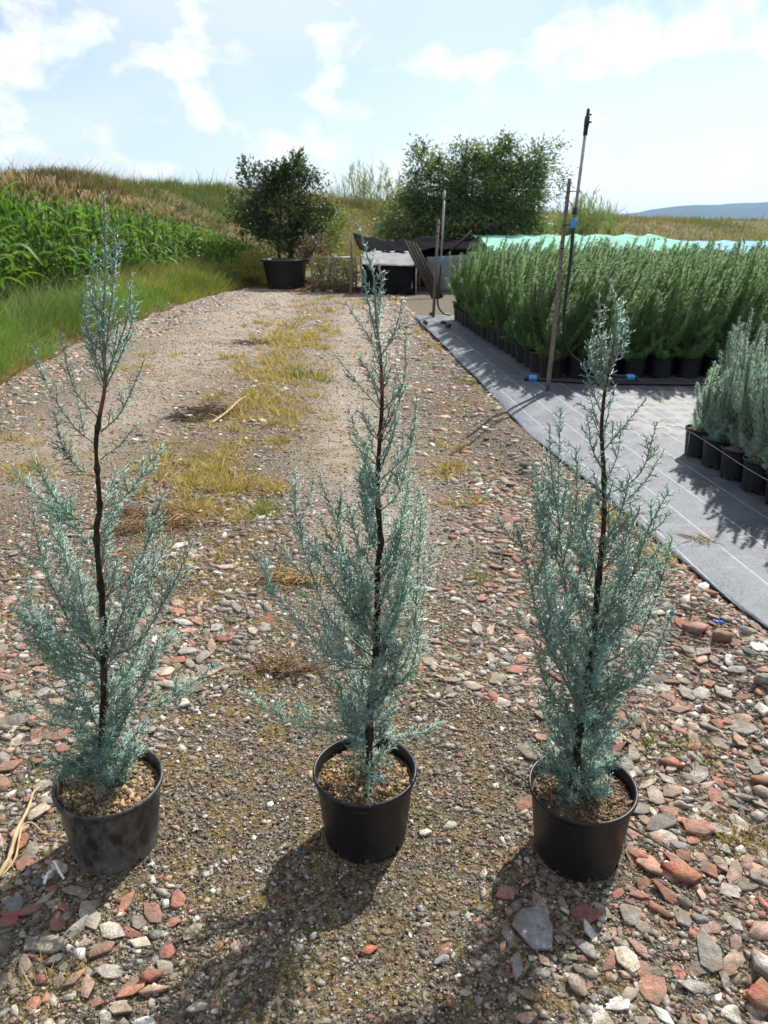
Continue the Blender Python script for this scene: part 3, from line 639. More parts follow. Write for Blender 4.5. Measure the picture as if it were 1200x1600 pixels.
class Foliage:
    def __init__(s): s.a = []; s.b = []; s.r = []; s.c = []
    def add(s, A, B, R, C): s.a.append(A); s.b.append(B); s.r.append(R); s.c.append(C)
    def arrays(s): return spikes(np.vstack(s.a), np.vstack(s.b), np.concatenate(s.r), np.vstack(s.c))
def arclen(P):
    d = np.linalg.norm(np.diff(P, axis=0), axis=1); return np.concatenate([[0], np.cumsum(d)])
def dress(fo, path, r, spacing, tw0, tw1, col, t0=.1, rad=.00125, sprig=.0145, ang=(.55, .95), up=.0, fine=.0046):
    """sprays along a shoot: twigs set round it, each carrying short scale-leaf sprigs"""
    P = spline(path, max(8, int(len(path) * 5))); s = arclen(P); Lt = s[-1]
    pos = np.arange(Lt * t0, Lt, spacing); pos = np.clip(pos + r.uniform(-.4, .4, len(pos)) * spacing, 0, Lt * .999)
    if not len(pos): return
    Q = np.column_stack([np.interp(pos, s, P[:, k]) for k in range(3)]); Tn = unit(np.gradient(P, s + 1e-9 * np.arange(len(s)), axis=0)); Tq = unit(np.column_stack([np.interp(pos, s, Tn[:, k]) for k in range(3)]))
    _, A, B = frames(Tq); ph = np.arange(len(pos)) * 2.3999 + r.rand() * 6.28
    Pp = np.cos(ph)[:, None] * A + np.sin(ph)[:, None] * B
    an = r.uniform(*ang, len(pos))[:, None]; D = unit(Tq * np.cos(an) + Pp * np.sin(an) + np.array([0, 0, up]))
    f = pos / Lt; Ln = (tw0 * (1 - f) + tw1 * f) * r.uniform(.45, 1.25, len(pos)) * np.clip(f * 6 + .4, 0, 1)
    E = Q + D * Ln[:, None]; cc = col * r.uniform(.75, 1.25, (len(pos), 1)) * np.array([1, 1, 1])
    fo.add(Q, E, np.full(len(pos), rad * 1.15), cc)
    for q in range(len(pos)):
        m = max(2, int(Ln[q] / fine)); u = (np.arange(m) + r.rand(m)) / m
        b = Q[q] + D[q] * (Ln[q] * u)[:, None]; th = np.arange(m) * 2.5 + r.rand() * 6
        _, a1, b1 = frames(D[q:q + 1]); pr = np.cos(th)[:, None] * a1 + np.sin(th)[:, None] * b1
        dd = unit(D[q] * .8 + pr * r.uniform(.45, .9, (m, 1)) + np.array([0, 0, .12])); ll = sprig * r.uniform(.5, 1.45, m) * (1.15 - .55 * u)
        fo.add(b, b + dd * ll[:, None], np.full(m, rad), np.repeat(cc[q:q + 1], m, 0) * r.uniform(.85, 1.2, (m, 1)))
    # sprigs lying along the shoot itself near its tip
    m = int(Lt * .75 / .0035); u = r.uniform(.25, 1, m) * Lt; b = np.column_stack([np.interp(u, s, P[:, k]) for k in range(3)]); tq = unit(np.column_stack([np.interp(u, s, Tn[:, k]) for k in range(3)]))
    fo.add(b, b + unit(tq + .75 * r.randn(m, 3)) * (sprig * r.uniform(.5, 1.1, m))[:, None], np.full(m, rad * 1.1), col * r.uniform(.8, 1.25, (m, 1)))

def cypress(name, label, Y0, pot, trunk_px, branches, fills, potm, seed, chips, slope=(0, 0), tilt=(0, 0), col=(.27, .41, .35), brown=.64):
    r = np.random.RandomState(seed); px, py = POTS[pot]; z0 = float(gz(px, py)) - .002
    root = thing(name, (px, py, z0), label, 'potted tree', 'potted cypresses standing on the gravel')
    po = make_pot(root, .1225, .1, .2, potm); so_ = soil(root, .1165, .168, M['mulch'], 1700, chips, seed, slope)
    po.rotation_euler = so_.rotation_euler = (tilt[0], tilt[1], 0)
    col = np.array(col)
    tr = np.array([at_y(x, y, Y0 + d) for x, y, d in trunk_px]); tr = np.vstack([[tr[0][0], tr[0][1], z0 + .165], tr])
    TP = spline(tr, 90); s = arclen(TP); f = s / s[-1]
    kn = 1 + (.5 * np.maximum(0, np.sin(f * 75 + seed + 3 * np.sin(f * 11))) ** 8 + .08 * np.sin(f * 31 + seed)) * (f < .7) + .1 * r.randn(len(f)) * (f < .65)
    rad = (.0080 * (1 - f) ** .8 + .0011) * kn
    cut = int(len(TP) * brown)
    obj('trunk', *tube(TP[:cut], rad[:cut], 9), M['bark'], root, None, True)
    c2 = cut + 7
    obj('young_wood', *tube(TP[cut - 1:c2], np.linspace(rad[cut - 1], rad[c2] * .85, c2 - cut + 1), 7), M['redbark'], root, None, True)
    obj('leader', *tube(TP[c2 - 1:], rad[c2 - 1:] * .8, 6), M['shootbark'], root, None, True)
    fo = Foliage(); wood = MB()
    def shoot(pts, dense=1.0, tw=(.058, .019), woody=True):
        if pts[0][2] > tr[-1][2] - .52: tw = (.034, .011); dense *= .9; fine_kw = dict(sprig=.0092, fine=.0034, rad=.00112)
        else: fine_kw = {}
        Pq = spline(pts, 12); Lt = arclen(Pq)[-1]
        if woody: wood.tube(Pq, np.linspace(.001 + .0038 * min(Lt, .4), .0005, 12), 5, c=None)
        cc = col * r.uniform(.74, 1.2) * np.array([r.uniform(.88, 1.16), 1, r.uniform(.88, 1.08)])
        dress(fo, pts, r, .0066 / dense, tw[0] * min(1.25, .5 + Lt * 1.9), tw[1], cc, t0=.14, **fine_kw)
        # side shoots give the spray its own branching
        for k in range(int(Lt / .05 * dense)):
            q = r.uniform(.18, .85); i0 = int(q * 11); d0 = unit(Pq[min(i0 + 1, 11)] - Pq[i0]); sd = unit(np.cross(d0, r.randn(3))); l2 = Lt * r.uniform(.16, .34) * (1.1 - q * .6)
            e = unit(d0 * .75 + sd * .6 + np.array([0, 0, .28])); p0 = Pq[i0]; pts2 = [p0, p0 + e * l2 * .55, p0 + e * l2 * .9 + np.array([0, 0, l2 * .16])]
            wood.tube(spline(pts2, 6), np.linspace(.001, .0005, 6), 4)
            dress(fo, pts2, r, .0085, tw[0] * .62, tw[1] * .8, cc * r.uniform(.9, 1.12), t0=.2, **fine_kw)
    for br in branches:
        d = br[-1]; pts = br[:-1]; m = len(pts)
        shoot([at_y(x, y, Y0 + d * (k / (m - 1)) ** .9) for k, (x, y) in enumerate(pts)])
    for (f0, f1, cnt, l0, l1, e0, e1, side, dense) in fills:
        for k in range(cnt):
            q = r.uniform(f0, f1); p0 = np.array([np.interp(q, f, TP[:, c]) for c in range(3)])
            az = r.rand() * 2 * np.pi if side is None else r.uniform(*side); el = r.uniform(e0, e1); l = r.uniform(l0, l1)
            d = np.array([math.cos(az) * math.cos(el), math.sin(az) * math.cos(el), math.sin(el)])
            shoot([p0, p0 + d * l * .5, p0 + d * l * .85 + np.array([0, 0, l * .22])], dense, (.046, .017))
    # the leader's own sprays
    dress(fo, TP[int(len(TP) * .82):], r, .008, .024, .008, col * 1.08, t0=.02, ang=(.3, .6), sprig=.008, fine=.0034)
    dress(fo, TP[int(len(TP) * .66):int(len(TP) * .86)], r, .012, .03, .03, col, t0=.0, ang=(.4, .8))
    wood.build('branches', M['shootbark'], root)
    V, T, C = fo.arrays(); obj('foliage', V, T, M['cypress'], root, C)
    return root

TAN = [(.5, .36, .2), (.42, .29, .16), (.24, .15, .09), (.6, .46, .28), (.17, .11, .07)]
MOS = [(.2, .15, .05), (.32, .24, .1), (.44, .33, .2), (.46, .22, .11), (.14, .1, .05), (.4, .32, .2)]
PEB = [(.3, .16, .11), (.24, .17, .12), (.14, .12, .05), (.2, .15, .07), (.36, .2, .14), (.1, .08, .04)]
PI = math.pi
cypress('potted_cypress', 'tallest blue-green cypress with crooked trunk, its black pot grey with dust, by a dry root', 1.43, 0,
    [(160, 1190, 0), (162, 1069, .0), (162, 1012, 0), (159, 934, 0), (153, 872, 0), (151, 825, 0), (156, 794, 0), (153, 747, 0), (150, 694, 0), (155, 654, 0), (164, 602, 0), (162, 540, 0), (162, 484, 0), (165, 426, 0), (164, 360, 0), (162, 303, 0)],
    [[(164, 590), (150, 480), (144, 378), .02], [(164, 560), (178, 430), (183, 357), -.02], [(163, 600), (138, 520), (127, 461), -.03], [(166, 590), (198, 500), (206, 431), .03], [(166, 605), (195, 540), (213, 473), -.02], [(163, 610), (180, 540), (188, 470), .04], [(162, 600), (140, 540), (135, 430), .03],
     [(153, 652), (115, 605), (95, 524), -.04], [(150, 694), (117, 668), (75, 605), (53, 545), .05], [(158, 675), (190, 642), (227, 560), -.03], [(157, 718), (190, 692), (213, 663), .04], [(156, 748), (120, 730), (95, 690), (86, 645), -.06],
     [(150, 826), (110, 822), (60, 775), (23, 740), .06], [(151, 826), (105, 800), (75, 760), (56, 725), -.08], [(157, 796), (195, 776), (253, 700), -.04], [(157, 800), (172, 770), (180, 735), .09], [(154, 895), (170, 830), (185, 790), .10],
     [(160, 935), (205, 900), (230, 850), (255, 770), .05], [(161, 1030), (215, 1005), (262, 930), (302, 845), -.05], [(161, 1010), (220, 960), (240, 880), (232, 800), .10], [(160, 1040), (105, 965), (62, 860), (50, 780), .06], [(160, 1060), (90, 1035), (45, 985), (32, 955), -.08], [(160, 1040), (115, 930), (95, 830), (78, 790), .13],
     [(162, 1110), (235, 1105), (290, 1075), (335, 1040), .03], [(160, 1140), (80, 1130), (5, 1085), .04], [(160, 1170), (100, 1190), (55, 1200), -.03], [(161, 1050), (190, 960), (215, 880), -.08], [(160, 1050), (135, 960), (120, 880), -.1], [(161, 1080), (225, 1040), (275, 990), .12], [(160, 1090), (70, 1010), (40, 900), .16], [(160, 960), (120, 900), (80, 850), .1]],
    [(.0, .09, 26, .06, .13, -.15, .7, None, 1.2), (.0, .2, 32, .07, .17, .1, .95, None, 1.25), (.08, .33, 18, .10, .24, .55, 1.15, None, 1.0), (.3, .5, 8, .06, .12, .6, 1.1, (0, PI), .9), (.72, .86, 3, .05, .1, .9, 1.3, None, .8)],
    M['pot_dusty'], 11, TAN, tilt=(0.02, .045))
cypress('potted_cypress', 'slender blue-green cypress with one long low side branch, black pot on fine gravel', 1.455, 1,
    [(577, 1180, 0), (578, 1113, 0), (587, 1027, 0), (590, 941, 0), (590, 884, 0), (595, 849, 0), (591, 792, 0), (590, 742, 0), (594, 680, 0), (597, 623, 0), (595, 561, 0), (588, 499, 0), (584, 433, 0), (573, 397, 0), (565, 370, 0), (557, 350, 0)],
    [[(590, 548), (565, 510), (541, 473), .03], [(596, 556), (618, 515), (629, 467), -.03], [(594, 640), (560, 600), (524, 555), .04], [(598, 642), (630, 600), (634, 520), -.04], [(591, 728), (565, 705), (546, 682), -.05], [(593, 752), (640, 700), (652, 615), .03], [(588, 530), (575, 470), (568, 420), -.02], [(589, 520), (595, 460), (593, 415), .02],
     [(596, 640), (580, 590), (562, 560), -.06], [(597, 680), (615, 640), (618, 585), .06], [(594, 690), (570, 650), (555, 640), .06], [(593, 730), (612, 690), (618, 650), -.06], [(594, 720), (560, 680), (545, 640), .08],
     [(591, 870), (575, 820), (562, 745), .05], [(587, 1030), (520, 972), (489, 901), (463, 815), (462, 740), .03], [(585, 1045), (535, 1040), (495, 1004), (429, 927), (402, 866), -.05], [(588, 1010), (558, 940), (535, 855), (518, 797), (500, 749), .08],
     [(594, 852), (625, 825), (640, 740), .05], [(590, 1000), (630, 910), (655, 765), -.04], [(583, 1100), (640, 1020), (652, 900), (658, 770), .07], [(590, 960), (615, 880), (632, 790), .1], [(588, 1020), (620, 960), (640, 860), -.09], [(590, 900), (560, 850), (545, 790), -.06],
     [(580, 1120), (530, 1090), (500, 1055), -.04], [(578, 1150), (518, 1140), (452, 1128), (383, 1083), -.02], [(578, 1150), (640, 1150), (690, 1130), .03], [(578, 1170), (577, 1215), (574, 1255), -.13], [(580, 1110), (625, 1080), (650, 1040), .05], [(585, 1050), (550, 980), (530, 930), .12], [(588, 1010), (570, 930), (560, 860), -.12], [(589, 980), (545, 900), (505, 850), .02], [(590, 920), (620, 860), (628, 810), -.03], [(593, 800), (622, 770), (640, 700), -.03], [(580, 1095), (640, 1050), (660, 960), -.05], [(588, 1000), (530, 930), (480, 840), -.07], [(592, 790), (575, 750), (568, 700), .08]],
    [(.0, .14, 24, .05, .12, -.1, .8, None, 1.1), (.07, .3, 24, .08, .2, .5, 1.15, None, 1.1), (.25, .55, 14, .08, .16, .7, 1.15, (-.6, PI + .6), .9), (.5, .75, 14, .06, .12, .8, 1.2, None, .9), (.72, .85, 8, .04, .08, 1.0, 1.3, None, .9)],
    M['pot'], 23, MOS, tilt=(0, 0))
cypress('potted_cypress', 'bushiest blue-green cypress, twin-stemmed, its black pot among large terracotta shards', 1.405, 2,
    [(900, 1200, 0), (904, 1150, 0), (915, 1080, 0), (923, 1037, 0), (929, 985, 0), (936, 897, 0), (943, 827, 0), (944, 757, 0), (941, 700, 0), (940, 665, 0), (945, 612, 0), (953, 570, 0), (960, 530, 0), (964, 490, 0), (958, 457, 0), (946, 430, 0)],
    [[(945, 605), (936, 520), (936, 462), -.02], [(948, 600), (925, 560), (918, 530), .03], [(952, 575), (970, 520), (972, 472), .03], [(953, 570), (975, 540), (978, 512), -.02], [(947, 600), (940, 550), (945, 500), .04], [(946, 610), (928, 585), (922, 545), -.05], [(946, 600), (930, 560), (928, 500), .0], [(942, 650), (925, 610), (911, 567), -.03], [(944, 640), (958, 620), (960, 600), .0],
     [(942, 705), (980, 660), (1010, 622), .03], [(944, 775), (1000, 740), (1027, 658), -.03], [(944, 805), (1000, 762), (1037, 705), .05], [(941, 695), (925, 650), (905, 630), .05], [(944, 740), (925, 700), (918, 650), -.06], [(944, 760), (965, 710), (970, 660), .08],
     [(908, 1110), (886, 1055), (892, 985), (880, 890), (872, 790), (876, 640), .0], [(885, 1030), (858, 950), (848, 830), (850, 735), .03], [(905, 1110), (845, 980), (825, 890), (808, 822), -.02], [(880, 900), (850, 820), (832, 715), .05], [(876, 830), (862, 740), (858, 660), -.04], [(884, 980), (905, 900), (908, 800), .08], [(880, 880), (900, 800), (900, 700), -.03],
     [(928, 990), (985, 905), (1012, 830), (1046, 765), -.04], [(922, 1050), (995, 1000), (1035, 900), (1050, 838), .04], [(915, 1085), (1000, 1062), (1052, 955), -.05], [(936, 900), (975, 850), (1000, 790), .08], [(930, 960), (970, 920), (1010, 900), .12], [(910, 1120), (960, 1080), (1000, 1060), -.06], [(905, 1130), (860, 1080), (835, 1010), -.07], [(936, 895), (905, 860), (890, 800), .1], [(925, 1020), (985, 960), (1030, 860), -.1], [(920, 1050), (870, 960), (835, 900), .1], [(925, 1010), (960, 930), (985, 850), -.12], [(915, 1080), (880, 1000), (860, 900), -.12],
     [(902, 1180), (860, 1200), (838, 1215), -.04], [(940, 860), (970, 800), (985, 740), -.05], [(935, 900), (915, 840), (925, 770), -.07], [(905, 1120), (950, 1020), (985, 960), .14], [(943, 830), (925, 800), (915, 745), .08]],
    [(.0, .09, 24, .05, .11, -.15, .7, None, 1.2), (.0, .2, 36, .06, .15, .1, 1.0, None, 1.3), (.08, .35, 28, .10, .24, .75, 1.25, None, 1.1), (.3, .5, 16, .08, .18, .8, 1.2, None, .9), (.5, .7, 10, .05, .1, .9, 1.2, None, .9), (.7, .85, 10, .04, .08, 1.0, 1.3, None, .9)],
    M['pot'], 37, PEB, tilt=(0, -.02), brown=.74)

# ------------------------------------------------------------------ nursery stock: block of green conifers
def conifer_variant(seed, H, spread, nshoot, nneedle, needle, rad, base, windlean):
    r = np.random.RandomState(seed); fo = Foliage(); wood = MB()
    for k in range(nshoot + 8):
        az = r.rand() * 2 * np.pi; q = r.rand() ** .6; skirt = k >= nshoot; h0 = r.uniform(.0, .32) * H * (1 - .3 * q); out = spread * r.uniform(.3, 1.0); top = H * r.uniform(.4, 1.0) * (1 - .12 * q) if k else H
        if k == 0: out = .02
        if skirt: h0 = 0.0; out = spread * r.uniform(.6, .9); top = H * r.uniform(.04, .3)
        lean = np.array([math.cos(az), math.sin(az), 0]); p = spline([np.array([0, 0, h0]), lean * out * .6 + np.array([0, 0, h0 + (top - h0) * .42]), lean * out + np.array([0, 0, top]) + np.array([windlean, 0, 0]) * r.uniform(.2, 1.2) * top / H], 14)
        wood.tube(p, np.linspace(.006, .001, 14), 4)
        s = arclen(p); m = nneedle; u = s[-1] * r.uniform(.08, 1, m) ** .85; b = np.column_stack([np.interp(u, s, p[:, c]) for c in range(3)]); f = u / s[-1]
        jd = unit(np.column_stack([r.randn(m, 2) * .8 + np.array([windlean * 2, 0]), r.uniform(.5, 1.3, m)])); off = unit(r.randn(m, 3)) * (.055 * (1.1 - f) * r.rand(m))[:, None]
        b = b + off; L_ = needle * r.uniform(.5, 1.4, m) * (1.2 - .5 * f)
        hgt = np.clip(b[:, 2] / H, 0, 1)[:, None]
        c = np.array(base) * r.uniform(.7, 1.3, (m, 1)) * np.where(r.rand(m, 1) < .14, np.array([[1.45, 1.3, .8]]), 1.0)
        fo.add(b, b + jd * L_[:, None], np.full(m, rad), c)
    return fo.arrays(), wood
def stock(name, variants, spots, label, group, pr, ph, potm):
    protos = []
    for V, wood in variants:
        root = thing(name, (0, 0, 0), label, 'potted tree', group)
        make_pot(root, pr, pr * .84, ph, potm, 24, notches=6); soil(root, pr * .94, ph - .02, M['mulch'], 0, None, 1)
        wood.build('stems', M['twigbark'], root, local=True); Vv, T, C = V; obj('foliage', Vv, T, M['conifer'], root, C, local=True); protos.append(root)
    usedp = [False] * len(protos)
    for k, (x, y, z, sc, lb) in enumerate(spots):
        q = k % len(protos) if k < len(protos) else rs.randint(len(protos))
        o = protos[q] if not usedp[q] else copy_tree(protos[q]); usedp[q] = True
        o['label'] = lb or label; o.location = (x, y, z); o.rotation_euler = (0, 0, rs.uniform(-.8, .8))
        for ch in o.children:
            if ch.name.split('.')[0] in ('foliage', 'stems'): ch.scale = (1 + rs.uniform(-.08, .15), 1 + rs.uniform(-.08, .15), sc)
        ta, tb = rs.uniform(-.09, .09, 2)
        for ch in o.children:
            if ch.name.split('.')[0] in ('foliage', 'stems'): ch.rotation_euler = (ta, tb, 0)
def shifted(v, dz):
    (V, T, C), w = v; V = V + np.array([0, 0, dz])
    for k in range(len(w.V)): w.V[k] = w.V[k] + np.array([0, 0, dz])
    return (V, T, C), w
GREEN = (.15, .28, .098)
gv = [shifted(conifer_variant(100 + k, .98, .30, 26, 330, .055, .0026, GREEN, .24), .19) for k in range(5)]
spots = []
for row in range(17):
    y = 7.16 + row * .285; x0 = 1.47 - .092 * (y - 7.16)
    for c in range(40):
        x = x0 + .118 + c * .262
        if x > .56 * y + .75: break
        if row > 9 and c > 6 and (row + c) % 2: continue
        spots.append((x + rs.uniform(-.015, .015), y + rs.uniform(-.015, .015), FZ - .004, rs.uniform(.86, 1.06), 'feathery green conifer, its black pot in the front row just behind the feed pipe' if row == 0 else ('feathery green conifer in the outer file of the green block, pot beside bare fabric' if c == 0 else None)))
stock('potted_conifer', gv, spots, 'feathery green conifer inside the dense block, only its upper foliage showing among others', 'green conifers packed in a block', .117, .2, M['pot'])
print('green conifers', len(spots))
# the small blue cypresses at the fabric's inner edge
BLUE = (.34, .48, .43)
bv = [shifted(conifer_variant(200 + k, .70, .14, 26, 420, .024, .0016, BLUE, .03), .18) for k in range(4)]
spots = []
for row in range(4):
    for k in range(7):
        x = 2.0 + .225 * row + .019 * k + rs.uniform(-.01, .01); y = 4.55 - .222 * k + .03 * row + (.11 if row % 2 else 0)
        spots.append((x, y, FZ - .004, rs.uniform(.86, 1.08) * (.82 if (row == 0 and k == 0) else 1), ('smallest silvery-blue cypress, at the corner of the blue cluster where the wire ends' if k == 0 else 'silvery-blue cypress in a black pot in the outer file next to the thin wire') if row == 0 else None))
stock('small_potted_cypress', bv, spots, 'silvery-blue potted cypress behind the outer file of the blue cluster', 'small blue cypresses in pots', .102, .185, M['pot'])
wire = MB().tube(spline([(1.885, 4.64, FZ + .16), (1.9, 4.42, FZ + .165), (1.93, 4.1, FZ + .15), (1.95, 3.85, FZ + .14), (1.99, 3.5, FZ + .13), (2.0, 3.1, FZ + .12)], 24), .0022, 5)
wire.tube([(1.893, 4.5, FZ + .166), (1.893, 4.5, FZ - .01)], .0025, 5).tube([(1.885, 4.64, FZ + .16), (1.80, 4.66, FZ + .165)], .0022, 5).tube([(2.0, 3.12, FZ + .12), (2.0, 3.12, FZ - .01)], .0025, 5)
tag(wire.build('wire', M['steel'], None), 'thin bent wire strung on pegs along the row of small blue cypresses', 'wire')

# ------------------------------------------------------------------ irrigation: sprinkler risers and the feed pipe
def ring(p, d, r, h, m, name, parent, sides=12):
    p = np.array(p); d = unit(np.array(d)); return obj(name, *tube([p - d * h / 2, p - d * h * .35, p + d * h * .35, p + d * h / 2], [r * .92, r, r, r * .92], sides), m, parent, None, False)
Yp = 6.525
base = at_y(855, 612, Yp); base[2] = FZ - .006
riser = thing('sprinkler_riser', tuple(base), 'tall leaning sprinkler pipe tied to a wooden stake, black hose curving to the feed pipe', 'sprinkler')
st_top = at_y(890, 279, Yp)
obj('stake', *tube(spline([base, base + (st_top - base) * .3 + np.array([.004, 0, 0]), base + (st_top - base) * .7 - np.array([.003, 0, 0]), st_top], 12), np.linspace(.021, .0155, 12) , 7), M['wood'], riser)
pa, pb = at_y(896, 352, Yp - .05), at_y(915, 205, Yp - .05)
obj('pipe', *tube([pa, pb], [.0125, .0125], 10), M['steel'], riser, None, True)
d = unit(pb - pa)
cp = ring(at_y(896.5, 349, Yp - .05), d, .024, .075, M['blue'], 'coupling', riser); ring(at_y(898, 330, Yp - .05), d, .02, .05, M['rubber'], 'collar', riser)
hd = obj('sprinkler_head', *tube([pb - d * .03, pb + d * .03, pb + d * .035, pb + d * .1, pb + d * .105, pb + d * .145, pb + d * .16], [.017, .017, .02, .02, .013, .013, .006], 10), M['rubber'], riser)
obj('nozzle', *tube([pb + d * .06, pb + d * .06 + np.array([.035, 0, .006])], [.011, .008], 8), M['rubber'], hd)
obj('deflector', *tube([pb + d * .115 + np.array([.0, 0, 0]), pb + d * .12 + np.array([.028, 0, -.004])], [.006, .009], 6), M['rubber'], hd)
for (px, py) in ((888, 300), (883, 352)):
    a = at_y(px - 2, py, Yp - .002); b = at_y(906 - (py - 300) * .13, py, Yp - .05); obj('tie', *tube([a + np.array([-.02, -.01, 0]), (a + b) / 2 + np.array([0, -.015, .006]), b + np.array([.012, 0, 0])], .004, 5), M['rubber'], riser)
for (px, py) in ((880, 418), (881, 388)):
    q = at_y(px - 2, py, Yp); ring(q, st_top - base, .0215, .01, M['rubber'], 'tie', riser, 10)
hose = [at_y(896, 352, Yp - .05), at_y(890, 420, Yp - .03), at_y(882, 480, Yp), at_y(882, 530, Yp + .08), at_y(896, 557, Yp + .15), at_y(925, 575, Yp + .2), at_y(958, 586, Yp + .22), at_y(985, 589, Yp + .24)]
obj('hose', *tube(spline(hose, 50), .0145, 9), M['rubber'], riser, None, True)
cend = hose[-1]; ring(cend, (1, 0, -.05), .026, .07, M['blue'], 'coupling', riser)
obj('elbow', *tube(spline([cend + np.array([.03, 0, 0]), cend + np.array([.06, 0, -.004]), cend + np.array([.07, .0, -.03]), np.array([cend[0] + .07, cend[1], FZ + .02])], 10), .014, 8), M['rubber'], riser, None, True)
feedY = cend[1]
p0 = np.array([1.37, 6.97, FZ + .015]); fpipe = [p0, np.array([1.6, 6.90, FZ + .015]), np.array([cend[0] - .3, feedY + .03, FZ + .015]), np.array([cend[0] + .07, feedY, FZ + .015]), np.array([3.1, 6.72, FZ + .015]), np.array([5.4, 6.66, FZ + .015])]
feed = thing('feed_pipe', tuple(p0), 'black irrigation feed pipe with blue end fitting lying along the front row of pots', 'pipe')
obj('pipe', *tube(spline(fpipe, 50), .0185, 9), M['rubber'], feed, None, True)
ring(p0 + np.array([.02, 0, .008]), (1, -.2, 0), .032, .075, M['blue'], 'coupling', feed); ring(p0 + np.array([-.035, .008, .004]), (1, -.2, 0), .026, .05, M['rubber'], 'end_cap', feed)
# the far riser
Y2 = 12.12; b2 = at_y(677, 494, Y2); b2[2] = FZ - .006
r2o = thing('sprinkler_riser', tuple(b2), 'distant upright sprinkler pipe with small blue clamp on a stake at the fabric\'s far corner', 'sprinkler')
t2 = at_y(685, 343, Y2)
obj('stake', *tube([b2, (b2 + t2) / 2, t2], [.024, .022, .02], 7), M['wood'], r2o)
q0, q1 = at_y(689, 415, Y2 - .04), at_y(694, 312, Y2 - .04); obj('pipe', *tube([q0, q1], .015, 8), M['steel'], r2o, None, True)
obj('sprinkler_head', *tube([q1, q1 + (q1 - q0) * .06, q1 + (q1 - q0) * .065, q1 + (q1 - q0) * .14], [.022, .022, .017, .012], 8), M['steel'], r2o)
ring(at_y(690, 405, Y2 - .04), q1 - q0, .028, .07, M['blue'], 'coupling', r2o)
for py in (350, 365): a = at_y(684, py, Y2); obj('tie', *tube([a + np.array([-.02, -.01, 0]), at_y(693, py, Y2 - .04)], .006, 5), M['rubber'], r2o)
obj('hose', *tube(spline([q0, at_y(686, 450, Y2 + .02), at_y(684, 475, Y2 + .06), at_y(692, 489, Y2 + .08), np.array([at_y(705, 490, Y2)[0], Y2 + .1, FZ + .015])], 30), .014, 7), M['rubber'], r2o, None, True)
for k, (px, py) in enumerate([(673, 493), (664, 507), (693, 506), (700, 513)]):
    p = on_ground(px, py, FZ); v, f = faceted(IC2, 8, 300 + k); o = obj('soil_clod', v, f, M['stone'], None, local=True); o.scale = (.055, .05, .045); o.color = (.09, .06, .045, 1); o.location = (p[0], p[1], FZ + .03)
    tag(o, 'dark round clod of soil lying on the far corner of the fabric', 'soil clod', 'soil clods on the fabric')

# ------------------------------------------------------------------ small litter by the pots
def litter(name, pts, r0, r1, m, label, cat, zoff=.006, n=24, sides=6):
    P = []
    for px, py, dz in pts:
        p = on_ground(px, py); P.append((p[0], p[1], float(gz(p[0], p[1])) + zoff + dz))
    o = obj(name, *tube(spline(P, n), np.linspace(r0, r1, n) * (1 + .15 * rs.randn(n)), sides), m, None, None, True); tag(o, label, cat); return o
litter('dry_root', [(-25, 1400, .0), (12, 1350, .004), (28, 1310, .018), (46, 1270, .014), (52, 1245, .006), (62, 1232, .0)], .0065, .003, M['straw'], 'dry grey-brown root snaking over stones beside the dusty pot', 'root')
litter('curled_twig', [(2, 1372, .0), (25, 1345, .006), (36, 1305, .02), (52, 1297, .022), (70, 1308, .01), (85, 1305, .0)], .003, .0016, M['straw'], 'thin curled straw-coloured twig looping from the dry root', 'twig')
litter('stick', [(788, 1212, .004), (810, 1225, .01), (832, 1240, .008)], .003, .002, M['bark'], 'short dark stick poking out behind the pot of the bushiest cypress', 'stick')
litter('stick', [(980, 1300, .012), (1010, 1318, .014), (1050, 1338, .006)], .0026, .0016, M['bark'], 'thin dark stick leading from a pot to a big terracotta shard', 'stick')
litter('stick', [(330, 664, 0), (355, 650, .02), (375, 632, .03), (390, 620, .01)], .012, .006, M['straw'], 'pale bent stick in the dark patch by the middle grass strip', 'stick')
litter('paper_strip', [(84, 1350, .004), (90, 1362, .02), (96, 1372, .012), (101, 1377, .002)], .003, .0035, M['whitep'], 'twisted white plastic label strip below the dusty pot', 'label strip', sides=4)
litter('paper_strip', [(82, 1366, .006), (76, 1376, .014), (70, 1386, .004)], .005, .004, M['whitep'], 'short torn white strip by the dusty pot\'s shadow', 'label strip', sides=4)

# ------------------------------------------------------------------ grasses
def col_mix(n, pal, var=.2): pal = np.array(pal); return pal[rs.randint(len(pal), size=n)] * rs.uniform(1 - var, 1 + var, (n, 1))
